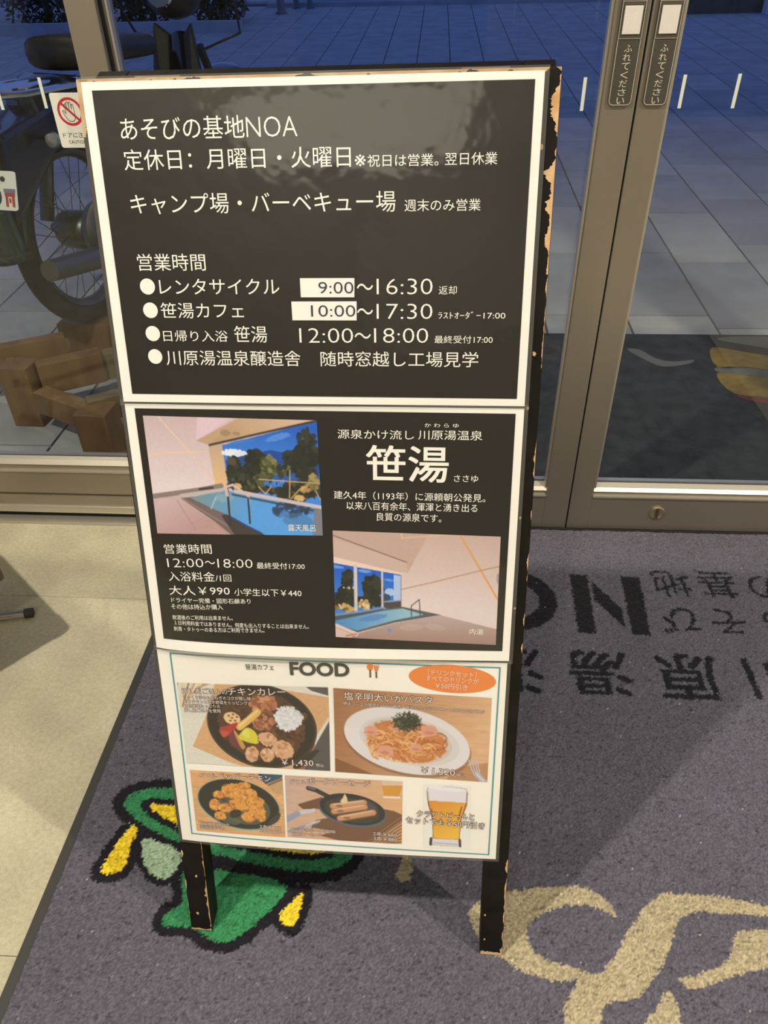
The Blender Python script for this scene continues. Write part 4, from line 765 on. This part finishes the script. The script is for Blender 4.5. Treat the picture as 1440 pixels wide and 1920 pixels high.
hand = crom([(-.005, -.0145), (-.009, -.010), (-.0125, -.003), (-.0135, .001), (-.0115, .0015), (-.0085, -.003), (-.008, .003), (-.0078, .011), (-.0062, .0125), (-.0048, .011), (-.0046, .004), (-.0043, .0135), (-.0025, .0155), (-.0008, .0135), (-.0006, .004), (.0, .013), (.0018, .0148), (.0034, .013), (.0036, .004), (.0044, .010), (.006, .0115), (.0074, .010), (.0072, .0), (.0075, -.007), (.0055, -.0125), (.001, -.0155)], 4)
hp = MB().tube([SMf(.0007)(cx+x, cz+z) for x, z in hand], .00045, 5, closed=True).build('hand_outline', M_TXT, cs)
flat_text('lettering', 'ドアに注意', SMf(.0007), M_TXT, cs, sx0+.0075, sz0+.0165, sx1-.0075, sz0+.0255); flat_text('lettering', 'CAUTION', SMf(.0007), M_TXT, cs, sx0+.0150, sz0+.0068, sx1-.0150, sz0+.0122)

# ================================================================ outside
def flg(px, py, h=0.0):
    z = h
    for _ in range(40): p = fl(px, py, z); z = .5*z+.5*(gz(p[1])+h)
    return p
# dark mat lying outside the doors
yo = flg(1300, 627, .006)[1]; ox0, ox1 = -.10, 1.75
omE = empty('outdoor_mat', (.8, 1.52, 0), 'dark charcoal mat with a yellow patch lying on the paving outside the doors', 'mat')
M_OM = mat('charcoal_mat_pile', (.060, .064, .072), .95, noise=.35, nscale=18, bump=.5, bscale=500, spec=.1)
def strip(pts, h0, h1):              # outline (x, y) laid on the sloping ground, thickness h0..h1
    return slab(pts, lambda x, y, h: (x, y, gz(y)+h), h0, h1)
bm_ = MB()
for y0, y1 in ((1.515, 2.0), (2.0, yo)): bm_.hexa([(ox0,y0,gz(y0)),(ox1,y0,gz(y0)),(ox1,y1,gz(y1)),(ox0,y1,gz(y1)),(ox0,y0,gz(y0)+.006),(ox1,y0,gz(y0)+.006),(ox1,y1,gz(y1)+.006),(ox0,y1,gz(y1)+.006)])
bm_.build('mat_pile', M_OM, omE)
M_OY = mat('mustard_pile', (.27, .18, .045), .95, noise=.3, nscale=40); M_OG = mat('grey_pile', (.13, .13, .135), .95); M_OR = mat('red_pile', (.13, .03, .04), .95)
for nm, P, m in [('yellow_patch', [(1334, 652), (1395, 660), (1460, 672), (1460, 696), (1400, 690), (1345, 688)], M_OY), ('yellow_patch', [(1344, 700), (1400, 704), (1470, 714), (1470, 746), (1378, 738)], M_OY), ('grey_band', [(1345, 689), (1400, 688), (1470, 699), (1470, 712), (1400, 703), (1347, 697)], M_OG), ('red_band', [(1380, 741), (1470, 748), (1470, 758), (1420, 754)], M_OR), ('grey_patch', [(1345, 636), (1380, 631), (1470, 634), (1470, 655), (1400, 646)], M_OG), ('pale_streak', [(1176, 655), (1200, 656), (1230, 672), (1262, 678), (1300, 675), (1290, 682), (1245, 687), (1215, 677)], M_OG)]:
    Q = crom([flg(*p, .007)[:2] for p in P], 4); strip(Q, .004, .0072).build(nm, m, omE)
# ---- motorcycle, seen through the left window, rear end nearest
th = math.radians(12); AX = np.array([-1.15, 2.396, .414]); Hh = np.array([math.sin(th), math.cos(th), 0]); Ss = np.array([math.cos(th), -math.sin(th), 0])
def K(a, b, c_): return AX+Hh*a+Ss*b+np.array([0, 0, c_])
bike = empty('motorcycle', (AX[0], AX[1], .12), 'dark small motorcycle with luggage rack and spoked wheels parked outside the left window', 'motorcycle')
M_BLU = mat('deep_blue_paint', (.004, .006, .012), .2, coat=.8); M_TYR = mat('tyre_rubber', (.012, .012, .012), .75, bump=.3, bscale=90); M_CHR = mat('chrome', (.70, .72, .76), .12, 1); M_STL = mat('dull_steel', (.13, .13, .13), .4, .9); M_SEAT = mat('black_vinyl', (.016, .015, .014), .45, bump=.1, bscale=60); M_GRN = mat('dark_green_fender', (.018, .035, .030), .2, coat=1); M_LENS = mat('red_lens', (.30, .01, .01), .15, coat=1); M_CLR = mat('clear_lens', (.22, .22, .23), .1, coat=1)
def wheel(a0, name):
    w = MB().tube([K(a0+.262*math.cos(t), 0, .262*math.sin(t)) for t in np.linspace(0, 2*PI, 56, endpoint=False)], .030, 12, closed=True).build(name, M_TYR, bike, smooth=True)
    MB().lathe([(.236, -.021), (.222, -.017), (.214, -.006), (.214, .006), (.222, .017), (.236, .021)], K(a0, 0, 0), Ss, 56, cap=False).build('rim', M_STL, w, smooth=True)
    hub = MB().lathe([(.001, -.05), (.05, -.05), (.058, -.03), (.060, .03), (.052, .05), (.022, .058), (.001, .06)], K(a0, 0, 0), Ss, 28).build('hub', M_STL, w, smooth=True)
    sp_ = MB()
    for k in range(28):
        t = 2*PI*k/28; t2 = t+(.5 if k % 4 < 2 else -.5); sd = .03 if k % 2 else -.03
        sp_.tube([K(a0+.055*math.cos(t2), sd, .055*math.sin(t2)), K(a0+.217*math.cos(t), 0, .217*math.sin(t))], .0013, 5)
    sp_.build('spokes', M_STL, w); return w
wheel(0, 'rear_wheel'); wheel(1.17, 'front_wheel')
def band(a0, r, t0, t1, w, name, m, crown=.02, n=18):
    V = []; F = []; Wd = np.linspace(-1, 1, 7)
    for t in np.linspace(math.radians(t0), math.radians(t1), n):
        for x in Wd:
            rr_ = r-crown*x*x; V.append(K(a0+rr_*math.cos(t), x*w/2, rr_*math.sin(t)))
    for i in range(n-1):
        for j in range(6): F.append((i*7+j, i*7+j+1, (i+1)*7+j+1, (i+1)*7+j))
    o = pyd(name, V, F, m, bike, True); md = o.modifiers.new('thickness', 'SOLIDIFY'); md.thickness = .003; return o
band(0, .335, 35, 178, .135, 'rear_fender', M_BLU); band(1.17, .335, 20, 160, .12, 'front_fender', M_BLU)
# rear body with tail lamp, number plate and flap
MB().hexa([K(-.34,-.07,.10),K(-.34,.07,.10),K(-.12,.08,.24),K(-.12,-.08,.24),K(-.30,-.07,.33),K(-.30,.07,.33),K(.05,.10,.40),K(.05,-.10,.40)]).build('tail_body', M_BLU, bike, bevel=.015)
MB().hexa([K(-.375,-.05,.27),K(-.375,.05,.27),K(-.31,.06,.27),K(-.31,-.06,.27),K(-.365,-.045,.345),K(-.365,.045,.345),K(-.30,.055,.345),K(-.30,-.055,.345)]).build('tail_lamp', M_LENS, bike, bevel=.012)
for sd in (-.13, .13):
    ind = MB().lathe([(.001, 0), (.014, .004), (.020, .015), (.018, .032), (.001, .04)], K(-.15, sd, .30), -Hh, 18).build('indicator', M_CLR, bike, smooth=True)
    MB().tube([K(-.14, sd*.5, .30), K(-.14, sd, .30)], .007, 8).build('indicator_stalk', M_SEAT, ind)
tl_ = np.array([-.5, 0, .86])
def PM(p, q, h): return K(-.375+.03*q-h, .1*(2*p-1)+.022, .165+q*.092)
plate = slab([(x, y) for x, y in [(p, q_) for p, q_ in rrect(0, 0, 1, 1, .06)]], PM, 0, .002).build('number_plate', mat('plate_white', (.74, .74, .72), .4), bike)
PT = lambda p, q_: PM(p, q_, .003)
M_PG = mat('plate_green', (.02, .04, .05), .5)
flat_text('plate_lettering', '区', PT, M_PG, plate, .56, .66, .66, .92); flat_text('plate_digit', '0', PT, M_PG, plate, .60, .12, .76, .58)
gm = mat('gate_print_red', (.38, .06, .07), .5)
for x0, x1, z0, z1, m in [(.80, .98, .46, .56, mat('gate_print_blue', (.16, .20, .30), .5)), (.81, .97, .36, .46, gm), (.82, .86, .10, .36, gm), (.92, .96, .10, .36, gm), (.875, .905, .2, .32, gm)]:
    pyd('gate_emblem', [PT(x0, z0), PT(x1, z0), PT(x1, z1), PT(x0, z1)], [(0, 1, 2, 3)], m, plate)
MB().lathe([(.007, 0), (.006, .004), (.001, .005)], PM(.80, .80, .002), -Hh, 12).build('plate_bolt', M_STL, plate)
V = []; F = []
for j, c_ in enumerate(np.linspace(.17, .02, 8)):
    for k in range(9):
        t = PI*(k/8-.5); V.append(K(-.325-.05*math.cos(t)-.02*(1-j/7), .062*math.sin(t), c_-.012*(j == 7)*math.cos(t)))
for j in range(7):
    for k in range(8): F.append((j*9+k, j*9+k+1, (j+1)*9+k+1, (j+1)*9+k))
pyd('rear_flap', V, F, M_GRN, bike, True).modifiers.new('thickness', 'SOLIDIFY').thickness = .004
# luggage rack
rk = MB().tube([K(.10, -.10, .405), K(-.20, -.10, .415), K(-.28, -.06, .42), K(-.30, 0, .422), K(-.28, .06, .42), K(-.20, .10, .415), K(.10, .10, .405)], .009, 8).build('luggage_rack', M_CHR, bike, smooth=True)
for b in (-.055, 0, .055): MB().tube([K(.10, b, .415), K(-.285, b*.8, .428)], .0075, 8).build('rack_bar', M_CHR, rk)
for b in (-.07, .07): MB().tube([K(-.15, b, .41), K(-.12, b, .33)], .007, 8).build('rack_stay', M_STL, rk)
def loft(rings, name, m, parent, n=16):
    V = []; F = []
    for a, c_, w, hh in rings:
        for k in range(n):
            t = 2*PI*k/n; sx = math.copysign(abs(math.cos(t))**.6, math.cos(t)); sz = math.copysign(abs(math.sin(t))**.6, math.sin(t)); V.append(K(a, w*sx, c_+hh*sz))
    for i in range(len(rings)-1):
        for k in range(n): F.append((i*n+k, i*n+(k+1) % n, (i+1)*n+(k+1) % n, (i+1)*n+k))
    F += [tuple(range(n))[::-1], tuple((len(rings)-1)*n+k for k in range(n))]
    return pyd(name, V, F, m, parent, True)
loft([(.10, .475, .09, .02), (.115, .475, .11, .045), (.25, .475, .12, .045), (.36, .47, .115, .04), (.52, .46, .10, .035), (.57, .455, .07, .02)], 'seat', M_SEAT, bike)
loft([(-.10, .36, .05, .05), (0, .37, .085, .07), (.25, .30, .09, .10), (.42, .16, .07, .09), (.62, .12, .055, .05), (.80, .22, .05, .05), (.88, .42, .045, .05)], 'frame_body', M_BLU, bike)
loft([(.28, -.02, .05, .06), (.38, -.02, .10, .09), (.52, -.02, .11, .09), (.60, .0, .06, .06)], 'engine', M_STL, bike)
sh = MB()
for sd in (-1, 1): sh.hexa([K(.74, sd*.05, -.02), K(.76, sd*.16, -.05), K(.78, sd*.16, -.05), K(.78, sd*.05, -.02), K(.84, sd*.03, .46), K(.82, sd*.075, .50), K(.84, sd*.075, .50), K(.87, sd*.03, .46)])
sh.build('leg_shield', M_SEAT, bike, bevel=.006)
for sd in (-1, 1):
    MB().tube([K(.90, sd*.06, .42), K(1.12, sd*.065, .04), K(1.17, sd*.06, 0)], .016, 8).build('fork_leg', M_SEAT, bike, smooth=True)
    MB().tube([K(0, sd*.085, 0), K(.35, sd*.085, -.02)], .016, 8).build('swing_arm', M_STL, bike)
    MB().tube([K(.0, sd*.105, .02), K(.12, sd*.105, .30)], .022, 10).build('shock_absorber', M_CHR if sd > 0 else M_STL, bike)
    MB().tube([K(.86, 0, .57), K(.84, sd*.16, .60), K(.76, sd*.30, .62)], .011, 8).build('handlebar', M_CHR, bike, smooth=True)
    MB().tube([K(.79, sd*.26, .615), K(.72, sd*.36, .615)], .016, 10).build('grip', M_SEAT, bike)
    MB().tube([K(.80, sd*.24, .62), K(.82, sd*.30, .78)], .005, 6).build('mirror_stem', M_CHR, bike)
    MB().lathe([(.001, -.01), (.045, -.008), (.05, .006), (.001, .010)], K(.82, sd*.31, .82), Hh, 20).build('mirror', M_SEAT, bike, smooth=True)
    MB().tube([K(.90, sd*.05, .40), K(.93, sd*.22, .46), K(.87, sd*.24, .56), K(.80, sd*.22, .61)], .005, 6).build('cable', M_SEAT, bike, smooth=True)
hl = MB().lathe([(.05, -.09), (.085, -.05), (.095, 0), (.092, .06), (.085, .075)], K(.86, 0, .60), Hh, 24).build('headlamp_shell', M_SEAT, bike, smooth=True)
MB().lathe([(.085, .076), (.06, .095), (.001, .10)], K(.86, 0, .60), Hh, 24).build('headlamp_lens', M_CLR, hl, smooth=True)
MB().lathe([(.05, -.10), (.055, -.092), (.05, -.09)], K(.86, 0, .60), Hh, 20).build('speedometer', M_CHR, hl, smooth=True)
MB().tube([K(.40, .13, -.10), K(.15, .15, -.09), K(-.05, .15, -.05), K(-.36, .15, 0)], [.012, .03, .035, .03], 12).build('muffler', M_STL, bike, smooth=True)
MB().lathe([(.001, 0), (.085, .005), (.095, .03), (.07, .05), (.001, .055)], K(.02, .058, 0), Ss, 24).build('chain_case', M_STL, bike, smooth=True)
MB().tube([K(.42, -.16, -.285), K(.42, .16, -.285)], .012, 8).build('main_stand', M_STL, bike)
for sd in (-1, 1): MB().tube([K(.42, sd*.15, -.285), K(.40, sd*.08, -.05)], .011, 8).build('stand_leg', M_STL, bike)
# ---- timber stand under the rear wheel
M_TIM = mat('weathered_timber', (.19, .105, .042), .7, noise=.5, nscale=14, col2=(.11, .055, .022), bump=.2, bscale=60, stretch=(1, 1, .25)); M_TIM2 = mat('grey_weathered_timber', (.17, .125, .075), .75, noise=.4, nscale=10, bump=.2, bscale=50)
ws = empty('timber_stand', (-1.1, 1.95, 0), 'rough timber stand of short posts and beams under the motorcycle wheel', 'stand')
MB().hexa([(-1.245,1.865,-.006),(-1.155,1.862,-.006),(-1.148,1.935,-.006),(-1.24,1.94,-.006),(-1.245,1.865,.185),(-1.155,1.862,.185),(-1.148,1.935,.185),(-1.24,1.94,.185)]).build('post', M_TIM, ws, bevel=.003)
MB().hexa([(-.945,1.66,-.006),(-.855,1.655,-.006),(-.85,1.74,-.006),(-.94,1.745,-.006),(-.945,1.66,.155),(-.855,1.655,.155),(-.85,1.74,.155),(-.94,1.745,.155)]).build('post', M_TIM, ws, bevel=.003)
MB().bar((-1.145, 1.905, .135), (-.99, 2.00, .135), .045, .095).build('beam', M_TIM, ws, bevel=.003)
MB().bar((-1.04, 1.99, .125), (-.45, 2.32, .125), .04, .085).build('beam', M_TIM2, ws, bevel=.003)
MB().bar((-1.13, 1.86, .09), (-.93, 1.76, .085), .05, .07).build('beam', M_TIM, ws, bevel=.003)
MB().bar((-1.55, 1.90, .13), (-1.15, 2.12, .135), .04, .09).build('beam', M_TIM, ws, bevel=.003)
MB().bar((-.93, 1.73, .13), (-.45, 2.02, .13), .04, .07).build('beam', M_TIM2, ws, bevel=.003)
MB().bar((-1.30, 2.40, .045), (-.85, 2.52, .045), .16, .05).build('wheel_board', M_TIM2, ws, bevel=.003)
MB().box((-1.28, 2.33, -.006+SL*.33), (-.95, 2.46, .118)).build('wheel_block', M_TIM, ws, bevel=.003)
# ---- kerb, posts and planting at the far edge of the paving
def gp(px, py): return flg(px, py)
KY = gp(700, 11)[1]
M_KERB = mat('pale_kerb_stone', (.42, .45, .50), .8, noise=.2, nscale=4)
kx = gp(505, 11)[0]
tag(MB().box((kx, KY, gz(KY)-.1), (2.6, KY+.16, gz(KY)+.05)).build('kerb', M_KERB), 'long pale kerb stone along the far edge of the paving', 'kerb')
tag(MB().box((kx-.6, KY+.16, gz(KY)-.3), (4.2, KY+14, gz(KY)+.035)).build('road', mat('road_surface', (.17, .20, .26), .8, noise=.2, nscale=1)), kind='structure')
a = gp(395, 54); b = gp(470, 47)
tag(MB().box((-9, b[1]-.55, gz(b[1])-.1), (b[0], b[1]-.40, gz(b[1])+.08)).build('kerb', M_KERB), 'pale stone edging in front of the dark planting on the left', 'kerb')
a = gp(1290, 27)
tag(MB().bar((a[0]-.2, a[1]+.1, gz(a[1])+.08), (9, a[1]+.3, gz(a[1])+.08), .2, .2).build('kerb', mat('mossy_kerb', (.12, .12, .09), .9, noise=.3, nscale=8)), 'mossy stone edging below the hedge at the far right', 'kerb')
M_POST = mat('grey_post', (.20, .22, .24), .5)
for px, wd, lab in ((528, .05, 'grey bollard at the far kerb, nearest the planting'), (556, .035, 'grey bollard at the far kerb, middle of three'), (582, .035, 'grey bollard at the far kerb, farthest right')):
    p_ = gp(px, 16 if px > 540 else 26); z = gz(p_[1])
    bo = empty('bollard', (p_[0], p_[1], z), lab, 'bollard', 'bollards at the far kerb')
    MB().lathe([(wd, -.02), (wd, .80), (wd*.8, .83), (.001, .84)], (p_[0], p_[1], z), (0, 0, 1), 16).build('shaft', M_POST, bo, smooth=True)
    MB().lathe([(wd*1.5, -.02), (wd*1.5, .025), (wd, .03)], (p_[0], p_[1], z), (0, 0, 1), 16).build('base', M_POST, bo)
p_ = gp(1445, 28)
wb_ = empty('white_box', (p_[0], p_[1], gz(p_[1])), 'small white box standing at the far right edge of the paving', 'box')
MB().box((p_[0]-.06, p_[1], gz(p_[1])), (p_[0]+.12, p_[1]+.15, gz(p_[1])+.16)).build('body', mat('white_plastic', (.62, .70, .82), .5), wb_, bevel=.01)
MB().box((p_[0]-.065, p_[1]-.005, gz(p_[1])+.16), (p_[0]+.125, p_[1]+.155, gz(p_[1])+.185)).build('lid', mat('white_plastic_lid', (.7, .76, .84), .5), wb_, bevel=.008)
M_LEAF = [mat('dark_leaf_%d' % k, c_, .6) for k, c_ in enumerate([(.030, .055, .020), (.045, .060, .028), (.022, .042, .022)])]
M_STEM = mat('woody_stem', (.07, .05, .035), .9)
def shrub(x, y, r, hgt, seed, lab, n=2600):
    g = np.random.default_rng(seed); z0 = gz(y); e = empty('shrub', (x, y, z0), lab, 'shrub', 'dark shrubs beyond the paving'); V = []; F = []
    for k in range(n):
        d_ = g.normal(size=3); d_ /= np.linalg.norm(d_); q_ = g.random()**.4; c_ = np.array([x+r*d_[0]*q_, y+r*d_[1]*q_*.8, z0+max(.01, hgt*.40+hgt*.55*d_[2]*q_)])
        a_ = g.normal(size=3); a_ /= np.linalg.norm(a_); b2 = np.cross(a_, d_+.01); b2 /= np.linalg.norm(b2)+1e-9; L_ = .028+.03*g.random(); s_ = len(V)
        V += [c_-a_*L_, c_+b2*L_*.4, c_+a_*L_, c_-b2*L_*.4]; F.append((s_, s_+1, s_+2, s_+3))
    fo = pyd('foliage', V, F, M_LEAF[seed % 3], e); fo['kind'] = 'stuff'
    MB().tube([(x, y, z0-.02), (x+.03, y, z0+hgt*.35), (x, y+.02, z0+hgt*.7)], [.035, .025, .012], 8).build('stem', M_STEM, e)
ya = gp(430, 50)[1]
for k, (x, dy, r, hg, lab) in enumerate([(-7.6, 1.2, .78, 1.3, 'dark leafy shrub farthest left beyond the paving'), (-6.05, 1.2, .72, 1.2, 'dark leafy shrub behind the motorcycle seat, second from the left'), (-4.7, 1.1, .60, 1.3, 'dark leafy shrub behind the window post'), (-3.55, 1.0, .50, 1.2, 'dark leafy shrub behind the motorcycle handlebars'), (-2.6, 1.1, .40, 1.1, 'dark leafy shrub beside the grey bollards')]): shrub(x, ya+.22+dy*.1, r, hg, k+3, lab)
yb = gp(1350, 8)[1]
for k, (x, lab) in enumerate([(3.6, 'dark low hedge shrub at the far right, nearest the door stile'), (4.9, 'dark low hedge shrub at the far right above the mossy edging'), (6.2, 'dark low hedge shrub at the far right behind the white box')]): shrub(x, yb+.7, .60, .9, k+20, lab, 1800)

# ================================================================ low camp table at the left edge, mostly out of frame
ct = empty('camp_table', (-.98, .98, 0), 'low folding camp table with chrome tube feet at the left edge of the floor', 'table')
CX, CY_, CZ = -.772, .965, .235
e1 = np.array([-.753, .659]); e2 = np.array([-.62, -.78]); e2 = e2/np.linalg.norm(e2)
def TM(a_, b2, h): p_ = np.array([CX, CY_])+e1*a_+e2*b2; return (p_[0], p_[1], CZ+h)
M_TOP = mat('beige_table_top', (.42, .36, .26), .5, noise=.15, nscale=6); M_COR = mat('brown_table_edge', (.16, .115, .075), .5)
slab(rrect(0, 0, .36, .30, .022), TM, -.018, 0).build('table_top', M_TOP, ct, bevel=.002)
cr = slab(rrect(-.002, -.002, .06, .036, .012), TM, -.019, .0015).build('corner_cap', M_COR, ct, bevel=.001)
MB().lathe([(.003, 0), (.0025, .0012), (.001, .0016)], TM(.03, .018, .0012), (0, 0, 1), 12).build('rivet', M_CHR, cr)
f0 = fl(58, 1149, .009); f1 = fl(-60, 1164, .009); f2 = f1+(f1-f0)*2.2
for off_ in ((0, 0), (-.12, -.22)):
    A_ = np.array([off_[0], off_[1], 0]); ft = MB().tube([f0+A_, f2+A_], .0085, 14).build('floor_tube', M_CHR, ct, smooth=True)
    for e_, s_ in ((f0, 1), (f2, -1)):
        dv = (f0-f2)/np.linalg.norm(f0-f2)*s_; MB().tube([e_+A_-dv*.012, e_+A_+dv*.004], .0105, 14).build('rubber_cap', M_RUB, ft, smooth=True)
    MB().tube([f2+A_+(f0-f2)*.25, (f2+A_+(f0-f2)*.5)*np.array([1, 1, 0])+np.array([-.03, 0, CZ-.018])], .008, 12).build('leg', M_CHR, ct, smooth=True)
    MB().tube([f2+A_+(f0-f2)*.6, (f2+A_+(f0-f2)*.3)*np.array([1, 1, 0])+np.array([-.03, 0, CZ-.018])], .008, 12).build('leg', M_CHR, ct, smooth=True)

# ================================================================ ceiling downlights, some added unseen
M_TRIM = mat('white_lamp_trim', (.75, .75, .73), .5)
lpn = empty('ceiling_light_panel', (-.75, -3.3, CEIL), 'square luminous ceiling panel deep in the room', 'lamp')  # unseen glowing panel added to give the top poster its sheen
MB().box((-1.52, -3.92, CEIL-.03), (.02, -3.88, CEIL)).box((-1.52, -2.72, CEIL-.03), (.02, -2.68, CEIL)).box((-1.52, -3.88, CEIL-.03), (-1.48, -2.72, CEIL)).box((-.02, -3.88, CEIL-.03), (.02, -2.72, CEIL)).build('frame', M_TRIM, lpn)
MB().box((-1.48, -3.88, CEIL-.018), (-.02, -2.72, CEIL-.012)).build('diffuser', mat('glowing_panel', (.8, .8, .8), .5, emit=LAMP_COL, es=2.3), lpn)
LLAB = ['round ceiling downlight near the doors on the left', 'round ceiling downlight near the doors on the right', 'round ceiling downlight deep in the room on the left', 'round ceiling downlight deep in the room on the right']
LLAB += ['round soffit downlight under the canopy outside the doors', 'round soffit downlight under the canopy outside the left window']
for (x, y, wt), lab in zip(LAMPS+ADDED_SOFFIT, LLAB):
    CEIL = 2.72 if y < 1.5 else 2.62
    e = empty('ceiling_downlight', (x, y, CEIL), lab, 'lamp', 'ceiling downlights')
    MB().lathe([(.075, 0), (.075, -.012), (.060, -.014), (.055, -.004), (.055, 0)], (x, y, CEIL), (0, 0, 1), 32, cap=False).build('trim_ring', M_TRIM, e, smooth=True)
    MB().lathe([(.001, -.003), (.054, -.003)], (x, y, CEIL), (0, 0, 1), 32).build('diffuser', mat('lit_diffuser', (1, 1, 1), .5, emit=LAMP_COL, es=12), e)
    ld = bpy.data.lights.new('downlight_beam', 'SPOT'); ld.energy = wt; ld.color = LAMP_COL; ld.spot_size = math.radians(150); ld.spot_blend = .6; ld.shadow_soft_size = .04
    lo_ = bpy.data.objects.new('downlight_beam', ld); COL.objects.link(lo_); lo_.location = (x, y, CEIL-.02)
    lo_.parent = e; lo_.matrix_parent_inverse = Matrix.Translation((x, y, CEIL)).inverted()
bpy.data.objects.remove(_to)
